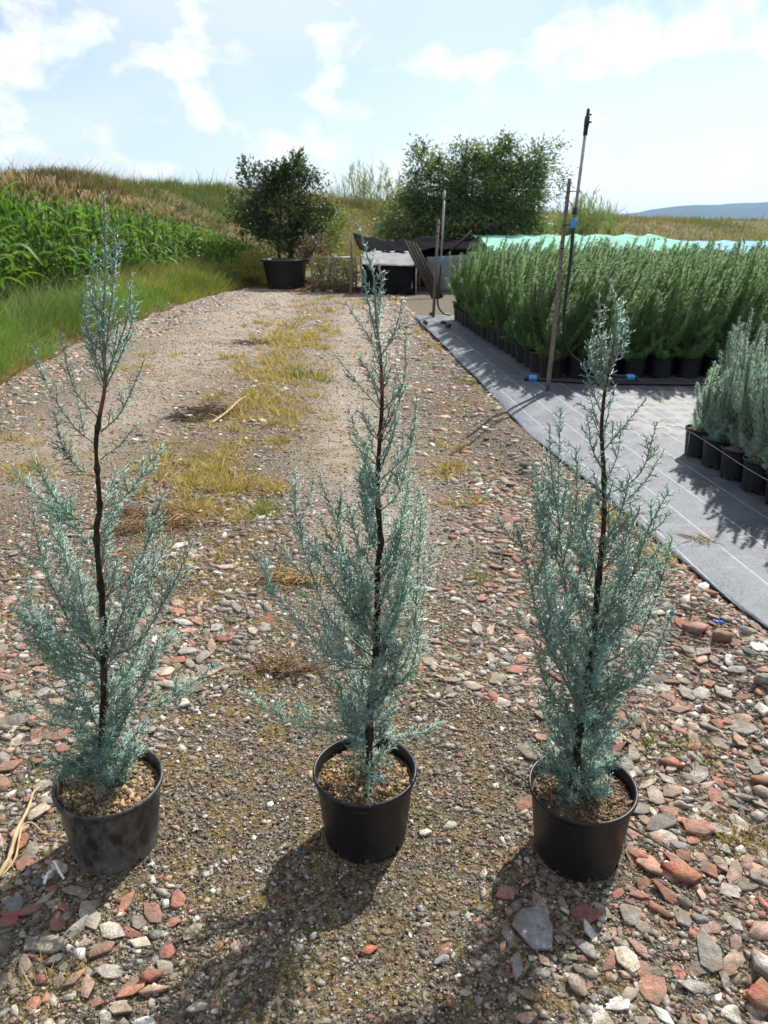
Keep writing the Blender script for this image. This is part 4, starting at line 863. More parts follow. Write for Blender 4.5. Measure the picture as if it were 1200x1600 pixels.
# dry tufts on the crown of the track and scattered in the gravel
tuf = []
def tuft(px, py, rx, ry, cnt, ln, shade=0):
    p = on_ground(px, py); tuf.append((p[0], p[1], rx, ry, cnt, ln, shade))
for a in [(460, 515, .45, .9, 1200, .08), (445, 545, .4, .6, 1000, .08), (425, 580, .35, .5, 1000, .08), (430, 640, .3, .3, 700, .075), (385, 690, .25, .25, 600, .07), (340, 720, .25, .15, 500, .08), (490, 480, .7, .9, 900, .08), (455, 500, .5, .8, 900, .08), (450, 530, .32, .6, 1500, .09), (430, 560, .35, .5, 900, .08), (445, 595, .33, .35, 1500, .09), (420, 625, .36, .28, 1500, .085), (470, 590, .16, .2, 500, .09, 1), (400, 650, .3, .2, 800, .07), (355, 700, .1, .1, 200, .06),
          (330, 745, .2, .13, 900, .085), (380, 765, .18, .12, 900, .085), (290, 760, .2, .14, 900, .09), (345, 800, .16, .1, 600, .075), (300, 790, .1, .06, 350, .08), (415, 800, .1, .08, 300, .06, 1), (270, 730, .15, .1, 400, .08), (700, 735, .14, .12, 500, .06), (720, 790, .08, .07, 280, .05), (705, 700, .08, .1, 200, .05), (700, 550, .14, .3, 300, .07), (690, 520, .2, .35, 350, .08), (740, 600, .1, .2, 200, .06, 1),
          (30, 740, .22, .14, 500, .07), (15, 690, .2, .2, 300, .07), (220, 575, .2, .15, 300, .06), (245, 555, .25, .12, 260, .06), (600, 470, 1.2, .5, 900, .1), (850, 900, .07, .06, 150, .045), (1010, 830, .1, .06, 300, .11), (1060, 880, .08, .05, 260, .12), (985, 800, .09, .06, 260, .08), (1030, 1160, .05, .03, 120, .04, 1), (1160, 1330, .06, .04, 160, .03), (740, 905, .06, .05, 120, .04, 1),
          (60, 1545, .05, .03, 160, .03), (1160, 1310, .06, .03, 100, .03), (310, 880, .14, .07, 240, .035), (345, 870, .12, .08, 240, .03), (330, 940, .1, .06, 160, .03), (20, 960, .08, .05, 140, .03), (250, 700, .1, .05, 150, .06), (300, 850, .26, .1, 1100, .02), (345, 900, .2, .1, 900, .018), (255, 930, .2, .08, 700, .018), (320, 980, .14, .07, 500, .015), (205, 880, .16, .08, 500, .02), (390, 850, .12, .08, 350, .02), (20, 900, .1, .08, 300, .018), (1130, 1300, .1, .05, 500, .014), (1170, 1350, .08, .04, 350, .014), (70, 1560, .07, .03, 300, .014), (1050, 1165, .06, .03, 200, .02, 1)]: tuft(*a)
P, D, Ln, Cc = [], [], [], []
for (x, y, rx, ry, cnt, ln, sh) in tuf:
    cnt = int(cnt * .6); g = max(6, cnt // 28); gx = x + rx * rs.randn(g) * .75; gy = y + ry * rs.randn(g) * .75; k = (g * rs.rand(cnt) ** 1.6).astype(int)
    px = gx[k] + rs.randn(cnt) * .026 * (1 + y * .06); py = gy[k] + rs.randn(cnt) * .026 * (1 + y * .06)
    px = np.minimum(px, xe(py) - .02 - .1 * rs.rand(cnt)) if x < xe(y) + .3 else px
    P.append(np.column_stack([px, py, gz(px, py) - .002])); dd = np.column_stack([(px - gx[k]) * 14, (py - gy[k]) * 14, np.full(cnt, .75)]) + rs.randn(cnt, 3) * .3; dd[:, 2] = np.abs(dd[:, 2]) + .12; D.append(dd)
    Ln.append(ln * rs.uniform(.35, 1.2, cnt) * np.where(rs.rand(cnt) < .08, 1.9, 1)); Cc.append(col_mix(cnt, [(.30, .2, .055), (.22, .16, .045), (.36, .25, .08)] if ln < .025 and not sh else [(.44, .33, .13), (.52, .41, .2), (.3, .24, .075), (.42, .29, .14), (.22, .2, .06)] if not sh else [(.16, .2, .045), (.26, .24, .06), (.12, .17, .04)]))
P = np.vstack(P); D = np.vstack(D); Ln = np.concatenate(Ln); Cc = np.vstack(Cc)
V, T, C = blades(P, unit(D), Ln, np.clip(.0022 + .0007 * P[:, 1], .0022, .012), np.full(len(P), .5), Cc)
tag(obj('dry_grass', V, T, M['grass'], None, C), 'yellowing dry grass tufts along the middle of the gravel track', 'grass', kind='stuff')
# straw and dead litter lying flat
lit = [(270, 815, .28, .1, 420, (.34, .22, .11)), (230, 800, .22, .1, 300, (.24, .15, .08)), (470, 905, .16, .07, 300, (.42, .28, .13)), (330, 645, .3, .22, 500, (.12, .075, .045)), (395, 535, .3, .3, 260, (.12, .07, .045)), (300, 655, .2, .15, 200, (.08, .05, .03)), (440, 1050, .12, .06, 110, (.16, .09, .05)), (430, 905, .1, .06, 140, (.3, .2, .1)), (200, 830, .2, .08, 200, (.2, .12, .06)), (1090, 860, .1, .05, 90, (.3, .22, .1)), (250, 900, .2, .1, 160, (.36, .26, .14)), (470, 450, 1.1, .35, 1500, (.24, .13, .06)), (520, 456, .9, .35, 900, (.27, .16, .065)), (400, 448, .6, .3, 300, (.22, .13, .06))]
A0, B0, Rr, Cc = [], [], [], []
for (px, py, rx, ry, cnt, c) in lit:
    p = on_ground(px, py); x = p[0] + rs.randn(cnt) * rx * .5; y = p[1] + rs.randn(cnt) * ry * .5; big = 1 + .07 * p[1]; L_ = rs.uniform(.03, .11, cnt) * big; th = rs.rand(cnt) * 6.28
    if p[1] > 15: hmax = .26; big *= 2.0; z = 0
    else: hmax = .022
    z = gz(x, y) + rs.rand(cnt) * hmax * np.exp(-((x - p[0]) / rx) ** 2 * 2)
    a = np.column_stack([x, y, z]); A0.append(a); B0.append(a + np.column_stack([np.cos(th), np.sin(th), rs.uniform(-.05, .2, cnt)]) * L_[:, None]); Rr.append(rs.uniform(.001, .0024, cnt) * big); Cc.append(np.array(c) * rs.uniform(.6, 1.35, (cnt, 1)))
V, T, C = spikes(np.vstack(A0), np.vstack(B0), np.concatenate(Rr), np.vstack(Cc)); tag(obj('straw_litter', V, T, M['dry'], None, C), 'brown dead straw and stalks strewn flat on the gravel', 'straw', kind='stuff')
# left verge: tall soft grass
def verge(n, y0, y1, d0, d1, l0, l1, pal, wd, edge=False):
    y = y0 + (y1 - y0) * rs.rand(n) ** 1.2; x = xv(y) - (d0 + (d1 - d0) * rs.rand(n) ** (1.6 if edge else 1)) + .12 * (vnoise(y, 0, 1.4, 3) - .5)
    k = x > -.57 * (y + .6) - .6; x, y = x[k], y[k]; n = len(x); q = np.clip((xv(y) - x) / 1.2, 0, 1)
    L_ = (l0 + (l1 - l0) * q) * rs.uniform(.55, 1.25, n) * (.7 + .6 * vnoise(x, y, 1.5, 17)); dd = np.column_stack([rs.randn(n) * .32 + .3 * (1 - q), rs.randn(n) * .32, np.ones(n)])
    return np.column_stack([x, y, gz(x, y) - .01]), unit(dd), L_, wd * (1 + .05 * y) * rs.uniform(.7, 1.3, n), col_mix(n, pal) * (.75 + .5 * vnoise(x, y, .9, 6))[:, None]
g1 = verge(52000, 4.6, 19, .02, 2.4, .2, .34, [(.11, .22, .04), (.14, .25, .05), (.15, .24, .06), (.09, .18, .04)], .0036)
g2 = verge(15000, 4.6, 21, -.06, .5, .08, .24, [(.24, .18, .07), (.2, .17, .05), (.17, .11, .05), (.12, .13, .035), (.3, .22, .09)], .004, True)
g3 = verge(3500, 4.6, 19, .4, 2.2, .5, .62, [(.28, .30, .16), (.2, .25, .1)], .003)
g4 = verge(9000, 14.5, 24, -.1, 1.6, .2, .5, [(.26, .24, .05), (.2, .22, .045), (.3, .24, .08)], .005)
gg = [np.concatenate(z) for z in zip(g1, g2, g3, g4)]
V, T, C = blades(*gg[:4], np.full(len(gg[0]), .55), gg[4]); tag(obj('verge_grass', V, T, M['grass'], None, C), 'soft green grass verge between the gravel and the corn', 'grass', kind='stuff')

# ------------------------------------------------------------------ corn
def corn_leaf(seed):
    r = np.random.RandomState(seed); n = 8; L_ = r.uniform(.62, .86); t = np.linspace(0, 1, n); droop = r.uniform(.55, 1.15)
    x = L_ * (t * .62); z = L_ * (.95 * t - droop * .95 * t ** 2.1); w = .036 * np.sin(np.pi * np.clip(t * .93 + .09, 0, 1)) ** .7 + .002; tw = r.uniform(-.5, .5) * t
    V = []
    for k in range(n):
        V += [(x[k], -w[k] * math.cos(tw[k]), z[k] + w[k] * (.35 + math.sin(tw[k]))), (x[k], 0, z[k]), (x[k], w[k] * math.cos(tw[k]), z[k] + w[k] * (.35 - math.sin(tw[k])))]
    F = []
    for k in range(n - 1):
        for s in (0, 1): F.append((3 * k + s, 3 * k + s + 1, 3 * k + 4 + s, 3 * k + 3 + s))
    c = np.array([(.06, .13, .026), (.085, .165, .032), (.13, .21, .055)][seed % 3]); V = np.array(V); cc = np.tile(c, (len(V), 1)); cc[1::3] *= 1.35
    return mesh_from('leaf', V, F, M['corn'], cc, True)
CL = [corn_leaf(s) for s in range(8)]
def corn_proto(seed):
    r = np.random.RandomState(seed); root = thing('corn_plant', (0, 0, 0), 'green corn plant with arching blades and tan tassel in the corn rows behind the verge', 'corn', 'corn plants in rows beyond the verge')
    H = 1.45; stem = spline([(0, 0, -.03), (.01, .008, H * .5), (r.uniform(-.03, .03), .0, H)], 9); st = MB().tube(stem, np.linspace(.013, .006, 9), 6, c=(.13, .19, .055)); st.build('stalk', M['corn'], root, True, True, cols=True)
    for k in range(11):
        o = bpy.data.objects.new('leaf', CL[r.randint(len(CL))]); COL.objects.link(o); o.parent = root; z = H * (.12 + .83 * k / 10.5); o.location = (0, 0, z); o.rotation_euler = (0, r.uniform(-.35, .1) - .25 * (k > 7), (k % 2) * math.pi + r.uniform(-.55, .55)); s = r.uniform(.8, 1.1) * (1 - .35 * (k > 8)); o.scale = (s, s, s)
    tz = MB()
    for k in range(14):
        a = r.rand() * 6.28; e = r.uniform(.9, 1.4); tz.tube([(0, 0, H - .01), (math.cos(a) * .05, math.sin(a) * .05, H + .1), (math.cos(a) * .05 * 2, math.sin(a) * .1, H + .11 + .1 * e)], [.004, .005, .003], 3, c=(.40, .32, .15))
    tz.build('tassel', M['corn'], root, True, True, cols=True); return root
cps = [corn_proto(400 + k) for k in range(4)]; first = [True] * 4; nc = 0
for row in range(5):
    for k in range(60):
        y = 9.2 + k * .25 + rs.uniform(-.06, .06) + row * .08; x = -5.45 - row * .6 + rs.uniform(-.06, .06) + .05 * (y - 10)
        if x < -.57 * (y + .2) - .3 or y > 21.5 + row * .3: continue
        q = rs.randint(4); o = cps[q] if first[q] else copy_tree(cps[q]); first[q] = False; nc += 1; o['label'] = 'green corn plant with arching blades in the outermost row against the grass verge' if row == 0 else 'corn plant deeper in the field, its tan tassel showing above the outermost row'
        h = float(np.interp(y, [9, 12, 16, 22], [1.2, 1.15, 1.02, .82])) * rs.uniform(.92, 1.06); o.location = (x, y, float(gz(x, y))); o.rotation_euler = (0, 0, rs.rand() * 6.28); o.scale = (h * 1.05, h * 1.05, h)
print('corn', nc)

# ------------------------------------------------------------------ weeds on the embankment
def bank_point(u, v):
    """u along the ridge 0..1, v across the profile 0..1"""
    a = u * (nR - 1); i = np.clip(a.astype(int), 0, nR - 2); fa = (a - i)[:, None]; b = v * (nP - 1); j = np.clip(b.astype(int), 0, nP - 2); fb = (b - j)[:, None]
    return (BankV[j, i] * (1 - fa) + BankV[j, i + 1] * fa) * (1 - fb) + (BankV[j + 1, i] * (1 - fa) + BankV[j + 1, i + 1] * fa) * fb
n = 95000; u = .05 + .9 * rs.rand(n) ** 1.25; v = .28 + .7 * rs.rand(n); Pb = bank_point(u, v)
k = np.abs(Pb[:, 0]) < .58 * (Pb[:, 1] + 2) + 1; Pb, u, v = Pb[k], u[k], v[k]; n = len(Pb)
z1, z2 = vnoise(Pb[:, 0], Pb[:, 1], .28, 31), vnoise(Pb[:, 0], Pb[:, 1], .8, 32)
leftness = 1 - sstep(-13.5, -8.0, Pb[:, 0]); heather = np.clip(leftness * np.exp(-((v - .50) / .17) ** 2) * 2.0 * (.5 + z1), 0, 1); foot = sstep(.66, .80, v) * (.55 + .45 * leftness)
sel = rs.rand(n); pick = z1 * .55 + z2 * .45
C = np.where((pick < .42)[:, None], col_mix(n, [(.085, .115, .035), (.12, .15, .045)]), np.where((pick < .58)[:, None], col_mix(n, [(.15, .165, .055), (.19, .185, .07)]), col_mix(n, [(.24, .2, .095), (.21, .175, .09), (.15, .115, .065)])))
C = np.where((sel < heather * .85)[:, None], col_mix(n, [(.125, .085, .068), (.1, .07, .055), (.17, .12, .085), (.08, .085, .035)]), C); C = np.where((sel > 1 - foot * .45)[:, None], col_mix(n, [(.28, .22, .1), (.33, .26, .12), (.22, .19, .08)]), C)
dist = Pb[:, 1]; L_ = rs.uniform(.16, .5, n) * (.6 + .9 * z2) * (1 + .8 * (rs.rand(n) < .04)) * np.where(vnoise(Pb[:, 0], Pb[:, 1], 1.6, 40) > .62, 1.35, .85); dd = unit(np.column_stack([rs.randn(n) * .4, rs.randn(n) * .4, np.ones(n)]))
V, T, Cc = blades(Pb - np.array([0, 0, .03]), dd, L_, (.005 + .00045 * dist) * rs.uniform(.6, 1.4, n), np.full(n, .5), C); tag(obj('bank_weeds', V, T, M['grass'], bank, Cc), kind='stuff')

# ------------------------------------------------------------------ trees and shrubs
def leaves(P, D, Ln, Wd, C):
    """pointed folded leaves"""
    n = len(P); D, A, B = frames(D); th = rs.rand(n, 1) * 6.28; S = np.cos(th) * A + np.sin(th) * B; Nn = np.cross(D, S); Ln = Ln[:, None]; Wd = Wd[:, None]
    V = np.stack([P, P + D * Ln * .45 + S * Wd * .5 + Nn * Wd * .15, P + D * Ln, P + D * Ln * .45 - S * Wd * .5 + Nn * Wd * .15], 1).reshape(-1, 3); b = np.arange(n)[:, None] * 4
    return V, np.concatenate([b + np.array([[0, 1, 2]]), b + np.array([[0, 2, 3]])]), np.repeat(C, 4, 0)
def tree(name, base, lobes, n_clump, per, leaf, wid, pal, label, trunk_r, clump_r, stems=1, cat='tree', droop=.0, group=None, seed=1, whips=20):
    r = np.random.RandomState(seed); root = thing(name, tuple(base), label, cat, group); base = np.array(base); lobes = np.array(lobes, float); wts = np.prod(lobes[:, 3:], 1) ** .8; wts /= wts.sum()
    which = r.choice(len(lobes), n_clump, p=wts); d = unit(r.randn(n_clump, 3)); rr = r.uniform(.25, 1.0, n_clump) ** .45; Cn = lobes[which, :3] + d * rr[:, None] * lobes[which, 3:]
    cen = lobes[:, :3].mean(0); tw = MB()
    # trunk, limbs and twigs reaching the clumps
    limbs = []
    for s in range(stems):
        off = np.array([r.uniform(-.12, .12), r.uniform(-.12, .12), 0]) * (stems > 1); top = cen + np.array([r.uniform(-.3, .3), r.uniform(-.2, .2), -.15]) * lobes[:, 3:].max(0); path = spline([base + off + np.array([0, 0, -.08]), base + off * 2 + (top - base) * np.array([.2, .2, .45]) + np.array([r.uniform(-.05, .05), 0, 0]), top], 10)
        tw.tube(path, np.linspace(trunk_r, trunk_r * .35, 10), 8); limbs.append(path)
    tw.build('trunk', M['treebark'], root, True); lm = MB(); allp = np.vstack(limbs)[2:]
    for k in range(0, n_clump, 3):
        c = Cn[k]; q = allp[np.argmin(np.linalg.norm(allp - c, axis=1) + .8 * np.maximum(allp[:, 2] - c[2], 0))]; lm.tube(spline([q, (q + c) / 2 + np.array([0, 0, .06]), c], 5), np.linspace(trunk_r * .28, trunk_r * .07, 5), 4)
    P, D, L_, W_, Cc = [], [], [], [], []
    for k in range(n_clump):
        m = int(per * r.uniform(.5, 1.4)); o = r.randn(m, 3) * clump_r * np.array([1, 1, .8]); P.append(Cn[k] + o); out = unit(Cn[k] - cen)
        D.append(unit(o / clump_r * .5 + out * .6 + r.randn(m, 3) * .6 + np.array([0, 0, -droop]))); L_.append(leaf * r.uniform(.6, 1.3, m)); W_.append(wid * r.uniform(.7, 1.2, m)); Cc.append(np.array(pal)[r.randint(len(pal))] * r.uniform(.75, 1.25, (m, 1)))
    for k in range(whips):
        c = Cn[np.argsort(-(Cn[:, 2] + r.rand(n_clump) * .8))[r.randint(n_clump // 3)]]; l = r.uniform(.2, .45); e = c + unit(np.array([r.randn() * .5, r.randn() * .5, 1.2])) * l; lm.tube([c, (c + e) / 2, e], [.006, .004, .002], 4); m = int(26 * l / .3); t = r.rand(m, 1); P.append(c + (e - c) * t + r.randn(m, 3) * .02); D.append(unit(r.randn(m, 3) * .7 + np.array([0, 0, .5]))); L_.append(leaf * r.uniform(.6, 1.1, m)); W_.append(wid * r.uniform(.7, 1.1, m)); Cc.append(np.array(pal)[r.randint(len(pal))] * r.uniform(.8, 1.3, (m, 1)))
    lm.build('limbs', M['treebark'], root); V, T, C = leaves(np.vstack(P), np.vstack(D), np.concatenate(L_), np.concatenate(W_), np.vstack(Cc)); obj('crown', V, T, M['leaf'], root, C); return root
def lobe(px, py, Y, rx, rz, ry=None): p = at_y(px, py, Y); return (*p, rx, ry or rx, rz)
YA = 20.3
tree('fruit_tree', (at_y(445, 440, YA)[0], YA, -.02), [lobe(440, 325, YA, .8, .8), lobe(395, 345, YA, .5, .5), lobe(495, 340, YA, .5, .4), lobe(420, 280, YA, .4, .45), lobe(455, 275, YA, .3, .5), lobe(490, 285, YA, .22, .4), lobe(515, 320, YA, .18, .3), lobe(460, 375, YA, .75, .3), lobe(385, 285, YA - .2, .2, .5), lobe(375, 330, YA, .25, .35)], 250, 62, .085, .044, [(.045, .075, .026), (.06, .092, .032), (.036, .06, .022), (.085, .12, .042)], 'dark green rounded fruit tree standing behind the big black tub', .07, .11, 3, seed=3, whips=60)
YB = 23.5
tree('willow_tree', (at_y(735, 430, YB)[0], YB, -.02), [lobe(680, 305, YB, .85, .9), lobe(745, 295, YB, .9, .95), lobe(805, 300, YB, .8, .85), lobe(645, 345, YB, .75, .7), lobe(720, 350, YB, 1.3, .7), lobe(800, 350, YB, .9, .5), lobe(670, 250, YB, .4, .38), lobe(725, 245, YB, .25, .4), lobe(765, 250, YB, .45, .4), lobe(795, 235, YB, .25, .3), lobe(835, 255, YB, .4, .45), lobe(868, 240, YB, .13, .4), lobe(875, 290, YB, .16, .45), lobe(615, 360, YB + .4, .4, .45), lobe(640, 290, YB, .3, .4)], 640, 78, .115, .04, [(.10, .155, .055), (.125, .185, .065), (.075, .12, .042), (.17, .235, .08), (.06, .095, .036)], 'broad grey-green willow tree rising behind the shade-net shelter', .11, .17, 4, droop=.25, seed=5, whips=130)
tree('bush', (at_y(510, 420, 21.5)[0], 21.5, -.02), [lobe(515, 350, 21.5, .45, .6), lobe(505, 385, 21.5, .5, .5)], 90, 50, .07, .03, [(.12, .19, .04), (.16, .22, .05), (.2, .24, .07)], 'light green bush leaning out beside the dark fruit tree', .03, .12, 2, cat='bush', seed=8, whips=10)
tree('bush', (at_y(340, 430, 20.0)[0], 20.0, .08), [lobe(345, 395, 20.0, .6, .32), lobe(315, 385, 20.5, .45, .35), lobe(385, 400, 20.0, .5, .25)], 120, 50, .08, .045, [(.13, .24, .04), (.17, .28, .05), (.12, .2, .04)], 'bright green leafy bush at the end of the corn rows', .03, .12, 3, cat='bush', seed=9, whips=8)
tree('bush', (at_y(400, 440, 19.2)[0] - .1, 19.2, .08), [lobe(400, 412, 19.2, .45, .28), lobe(375, 425, 19.0, .45, .22)], 80, 50, .06, .028, [(.24, .24, .05), (.3, .25, .07), (.2, .22, .05)], 'yellowish low bush on the verge next to the black tub', .02, .11, 3, cat='bush', seed=10, whips=5)
tree('bush', (at_y(497, 425, 18.6)[0], 18.6, -.02), [lobe(497, 385, 18.6, .3, .22), lobe(490, 405, 18.5, .3, .2)], 45, 40, .06, .035, [(.17, .1, .085), (.14, .085, .07), (.1, .07, .05)], 'dead reddish-brown shrub drooping behind the black tub', .02, .1, 2, cat='bush', seed=12, whips=4)
tree('bush', (at_y(625, 370, 26)[0], 26, -.02), [lobe(620, 350, 26, .5, .7), lobe(600, 345, 26, .3, .5)], 70, 50, .08, .03, [(.17, .17, .05), (.13, .15, .045)], 'olive bush at the edge of the willow', .03, .14, 2, cat='bush', seed=13, whips=10)
def reeds(name, base, n, spread, h, label, pal, lean=.15, seed=1):
    r = np.random.RandomState(seed); root = thing(name, tuple(base), label, 'reeds'); b = np.array(base); st = MB(); P, D, L_, C = [], [], [], []
    for k in range(n):
        o = np.array([r.randn() * spread[0], r.randn() * spread[1], -.05]); hh = h * r.uniform(.6, 1.05) * math.exp(-(o[0] / spread[0]) ** 2 * .12); tip = o + np.array([r.randn() * lean + .1 * o[0], r.randn() * lean, hh]); p = spline([b + o, b + (o + tip) / 2 + np.array([0, 0, .04]), b + tip], 6); st.tube(p, np.linspace(.012, .004, 6), 4); m = 16; t = r.uniform(.15, 1, m)
        q = np.column_stack([np.interp(t, np.linspace(0, 1, 6), p[:, c]) for c in range(3)]); P.append(q); D.append(unit(np.column_stack([r.randn(m) * .45, r.randn(m) * .45, r.uniform(.6, 1.2, m)]))); L_.append(r.uniform(.25, .55, m)); C.append(np.array(pal)[r.randint(len(pal))] * r.uniform(.8, 1.25, (m, 1)))
    P = np.vstack(P); st.build('stems', M['straw'], root); V, T, C = blades(P, np.vstack(D), np.concatenate(L_), np.full(len(P), .028), np.full(len(P), .4), np.vstack(C)); obj('blades', V, T, M['grass'], root, C)
RP = [(.19, .27, .09), (.23, .3, .12), (.15, .22, .07)]
reeds('reed_clump', (at_y(905, 380, 27)[0], 27, -.02), 150, (.55, .4), 2.35, 'tall pale green reed clump behind the teal net canopy', RP, .22, 21)
p = at_y(575, 310, 42); reeds('reed_clump', (p[0], 42.0, 1.75), 90, (1.0, .5), 2.6, 'tall green reeds growing on top of the embankment between the trees', RP, .22, 22)
p = at_y(945, 345, 60); reeds('reed_clump', (p[0], 60.0, .9), 60, (.5, .4), 1.7, 'small reed tuft on the low bank under the blue hills', RP, .2, 23)

# ------------------------------------------------------------------ the yard at the end of the track
def sheet(corners, nu, nv, amp, seed, sag=0.0):
    """draped cloth between four corners (bottom-left, bottom-right, top-right, top-left)"""
    c = np.array(corners, float); U, Vv = np.meshgrid(np.linspace(0, 1, nu), np.linspace(0, 1, nv)); U = U[..., None]; Vv = Vv[..., None]; P = (c[0] * (1 - U) + c[1] * U) * (1 - Vv) + (c[3] * (1 - U) + c[2] * U) * Vv
    w = (vnoise(U[..., 0] * 9, Vv[..., 0] * 4, 1.3, seed) - .5) * amp; nrm = unit(np.cross(c[1] - c[0], c[3] - c[0])); P = P + nrm * w[..., None]; P[..., 2] -= sag * 4 * U[..., 0] * (1 - U[..., 0]) * Vv[..., 0]
    i = (np.arange(nv - 1)[:, None] * nu + np.arange(nu - 1)).ravel(); return P.reshape(-1, 3), np.column_stack([i, i + 1, i + nu + 1, i + nu])
def solid(o, t): m = o.modifiers.new('thickness', 'SOLIDIFY'); m.thickness = t; m.offset = 0; return o
YT = 18.4; tx = at_y(447, 450, YT)[0]
tub = thing('plant_tub', (tx, YT, 0), 'huge black plastic plant tub standing at the end of the gravel track', 'tub')
h = at_y(447, 406, YT - .5)[2]; Rt = .54
V, F = lathe([(.42, -.01), (.43, .02), (.435, .1), (Rt - .03, h - .07), (Rt - .02, h - .06), (Rt + .015, h - .055), (Rt + .02, h - .01), (Rt, h), (Rt - .03, h - .01), (Rt - .06, h - .2), (.40, .1), (.01, .08)], 40); obj('pot', V, F, M['pot'], tub, None, True, local=True)
V, F = lathe([(Rt - .045, h - .1), (Rt * .6, h - .06), (.01, h - .05)], 24); obj('soil', V, F, M['mulch'], tub, None, True, local=True)
# wire mesh fence with dead climbers
YF = 17.2; fx0, fx1 = at_y(487, 430, YF)[0], at_y(556, 430, YF)[0]
fe = thing('wire_fence', ((fx0 + fx1) / 2, YF, 0), 'low wire mesh fence panel overgrown with dry climbers next to the tub', 'fence'); ztop = at_y(500, 402, YF)[2]
for x in (fx0, (fx0 + fx1) / 2, fx1): obj('post', *tube([(x, YF, -.05), (x + .01, YF, ztop + .03)], [.022, .02], 7), M['wood'], fe)
ms = MB()
for k in np.arange(fx0, fx1, .07):
    ms.tube([(k, YF + .012, .0), (min(k + ztop * .6, fx1), YF + .012, min(ztop, (fx1 - k) / .6))], .0022, 4, False); ms.tube([(k, YF + .017, min(ztop, ztop)), (min(k + ztop * .6, fx1), YF + .017, max(0, ztop - (fx1 - k) / .6))], .0022, 4, False)
ms.build('mesh', M['steel'], fe); obj('rail', *tube([(fx0, YF - .01, ztop), (fx1, YF - .01, ztop)], .012, 6), M['steel'], fe)
m = 1500; P = np.column_stack([rs.uniform(fx0, fx1, m), YF + .05 + rs.rand(m) * .25, rs.rand(m) ** .9 * ztop * 1.02]); V, T, C = leaves(P, unit(rs.randn(m, 3) + np.array([0, 0, .4])), rs.uniform(.06, .16, m), rs.uniform(.015, .04, m), col_mix(m, [(.15, .16, .05), (.1, .12, .04), (.22, .18, .08), (.26, .2, .1)])); obj('climber', V, T, M['leaf'], fe, C)
pp = at_y(548, 460, 16.7); o = obj('fence_post', *tube(spline([(pp[0], 16.7, -.05), (pp[0] + .03, 16.7, .5), (at_y(549, 375, 16.7)[0], 16.7, at_y(549, 375, 16.7)[2])], 8), np.linspace(.035, .025, 8), 7), M['wood']); tag(o, 'thin crooked wooden post at the corner of the wire fence', 'post')
# net shelter
YS = 16.6; sx0, sx1 = at_y(566, 430, YS)[0], at_y(650, 430, YS)[0]; zt = at_y(600, 405, YS)[2]; sh = thing('net_shelter', ((sx0 + sx1) / 2, YS, 0), 'low shelter of black shade net on poles with a white sheet thrown on top', 'shelter')
for (x, y) in ((sx0, YS), (sx1, YS), (sx0, YS + 1.5), (sx1, YS + 1.5)): obj('pole', *tube([(x, y, -.05), (x, y, zt + .06)], .02, 7), M['steel'], sh)
solid(obj('front_net', *sheet([(sx0, YS - .03, .0), (sx1 - .1, YS - .03, .02), (sx1 - .05, YS - .02, zt - .14), (sx0, YS - .02, zt - .11)], 26, 10, .12, 3), M['blacknet'], sh), .004)
solid(obj('side_net', *sheet([(sx0 - .01, YS + 1.5, .0), (sx0 - .01, YS, .0), (sx0 - .01, YS, zt), (sx0 - .01, YS + 1.5, zt)], 14, 8, .08, 5), M['blacknet'], sh), .004); solid(obj('side_net', *sheet([(sx1 + .01, YS, .0), (sx1 + .01, YS + 1.5, .0), (sx1 + .01, YS + 1.5, zt), (sx1 + .01, YS, zt)], 14, 8, .08, 6), M['blacknet'], sh), .004)
solid(obj('white_sheet', *sheet([(sx0 - .02, YS - .08, zt - .1), (sx1 + .03, YS - .08, zt - .13), (sx1, YS + 1.5, zt + .12), (sx0, YS + 1.5, zt + .14)], 26, 12, .03, 9, .02), M['white'], sh), .004)
solid(obj('roof_net', *sheet([(sx0 - .1, YS + 1.3, zt + .12), (sx1 + .5, YS + 1.3, zt + .02), (sx1 + .6, YS + 2.8, zt + .42), (sx0 - .3, YS + 2.8, zt + .45)], 26, 10, .16, 10, .1), M['blacknet'], sh), .004)
# lean-to of dark net beneath the willow, with grey tarp
YL = 17.4; lx0, lx1 = at_y(655, 430, YL)[0], at_y(760, 430, YL)[0]; zl = at_y(700, 388, YL)[2]; le = thing('net_lean_to', ((lx0 + lx1) / 2, YL, 0), 'dark net lean-to under the willow with a grey tarp hung on its front', 'shelter')
for x in (lx0, lx1): obj('pole', *tube([(x, YL, -.05), (x, YL, zl)], .025, 7), M['wood'], le)
obj('pole', *tube([(at_y(690, 400, YL)[0], YL + .05, zl - .25), (at_y(738, 372, YL)[0], YL + .1, zl + .35)], .03, 7), M['bark'], le)
solid(obj('back_net', *sheet([(lx0, YL + 1.3, 0), (lx1, YL + 1.3, 0), (lx1, YL + 1.3, zl + .2), (lx0, YL + 1.3, zl + .1)], 20, 8, .1, 11), M['blacknet'], le), .004)
solid(obj('top_net', *sheet([(lx0, YL, zl - .02), (lx1, YL, zl - .02), (lx1, YL + 1.3, zl + .22), (lx0, YL + 1.3, zl + .12)], 20, 8, .12, 12, .06), M['blacknet'], le), .004)
solid(obj('tarp', *sheet([(lx0 + .25, YL - .03, 0.0), (lx1, YL - .03, 0.0), (lx1, YL - .02, zl - .1), (lx0 + .15, YL - .02, zl - .18)], 22, 8, .09, 13), M['greytarp'], le), .004)
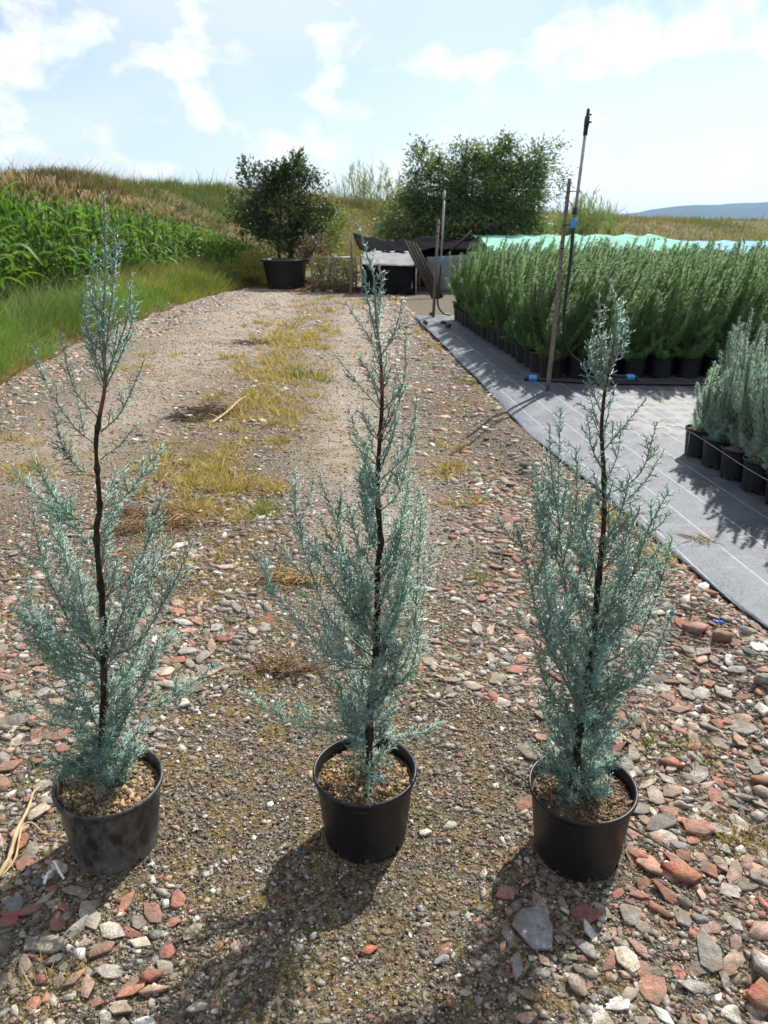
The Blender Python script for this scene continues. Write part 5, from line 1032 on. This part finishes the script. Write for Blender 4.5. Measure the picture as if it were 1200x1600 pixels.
# leaning rough boards
YK = 15.7; k0 = at_y(686, 470, YK); k1 = at_y(640, 376, YK + .5); k0[2] = -.02; bd = thing('leaning_planks', (k0[0], YK, 0), 'bundle of rough weathered planks leaning slantwise against the net shelter', 'planks')
dirv = k1 - k0
for k in range(4):
    off = np.array([.064 * k - .1, .02 * (k % 2), .0]); ctr = (k0 + k1) / 2 + off; L_ = np.linalg.norm(dirv) * (1 - .03 * k); dz = unit(dirv); ax = unit(np.cross((0, 1., 0), dz)); ay = np.cross(dz, ax); MB().box(ctr, (.062, .045, L_), np.column_stack([ax, ay, dz])).build('plank', M['treebark'], bd)
# teal net canopy over low posts and a blue one beyond
def canopy(name, pxs, Yf, Yb, zf, zb, m, label, seed, ht=.0):
    x0, x1 = at_y(pxs[0], 375, Yf)[0], at_y(pxs[1], 375, Yf)[0]; c = thing(name, ((x0 + x1) / 2, Yf, 0), label, 'net canopy'); nb = 7
    U = np.linspace(0, 1, 80); Vv = np.linspace(0, 1, 14); U, Vv = np.meshgrid(U, Vv); X_ = x0 + (x1 - x0) * U; Y_ = Yf + (Yb - Yf) * Vv; sagw = np.abs(np.sin(U * nb * np.pi)) ** .8
    Z_ = zf + (zb - zf) * Vv ** .8 - .05 * sagw * (.4 + Vv * .6) + .05 * (vnoise(U * 30, Vv * 6, 1.0, seed) - .5); i = (np.arange(13)[:, None] * 80 + np.arange(79)).ravel()
    solid(obj('net', np.column_stack([X_.ravel(), Y_.ravel(), Z_.ravel()]), np.column_stack([i, i + 1, i + 81, i + 80]), m, c, None, True), .004)
    for k in range(nb + 1):
        x = x0 + (x1 - x0) * k / nb; obj('post', *tube([(x, Yf + .03, -.05), (x, Yf + .03, zf + .02)], .022, 6), M['rubber'], c); obj('post', *tube([(x, Yb - .03, -.05), (x, Yb - .03, zb + .05)], .022, 6), M['rubber'], c)
    obj('wire', *tube(np.column_stack([X_[0], Y_[0], Z_[0] + .004]), .011, 5), M['rubber'], c); obj('wire', *tube(np.column_stack([X_[-1], Y_[-1], Z_[-1] + .004]), .011, 5), M['rubber'], c)
canopy('net_canopy', (772, 1130), 17.5, 22.5, .84, 1.16, M['teal'], 'long low canopy of pale teal shade net on black posts behind the green conifers', 4)
canopy('net_canopy', (1132, 1420), 16.9, 21.0, .82, 1.02, M['skyblue'], 'sky-blue shade net canopy adjoining the end of the teal one', 8)

# ------------------------------------------------------------------ air
hb = MB().box((0, 200, 76), (13000, 14500, 162)).build('haze', None)
hm = bpy.data.materials.new('thin_air_haze'); hm.use_nodes = True; t = hm.node_tree; t.nodes.clear(); out = t.nodes.new('ShaderNodeOutputMaterial'); pv = t.nodes.new('ShaderNodeVolumePrincipled')
pv.inputs['Color'].default_value = (.42, .66, 1.0, 1); pv.inputs['Density'].default_value = .00009; pv.inputs['Anisotropy'].default_value = .3; t.links.new(pv.outputs[0], out.inputs['Volume'])
hb.data.materials.append(hm); tag(hb, 'thin bluish haze in the air', 'haze', kind='stuff')
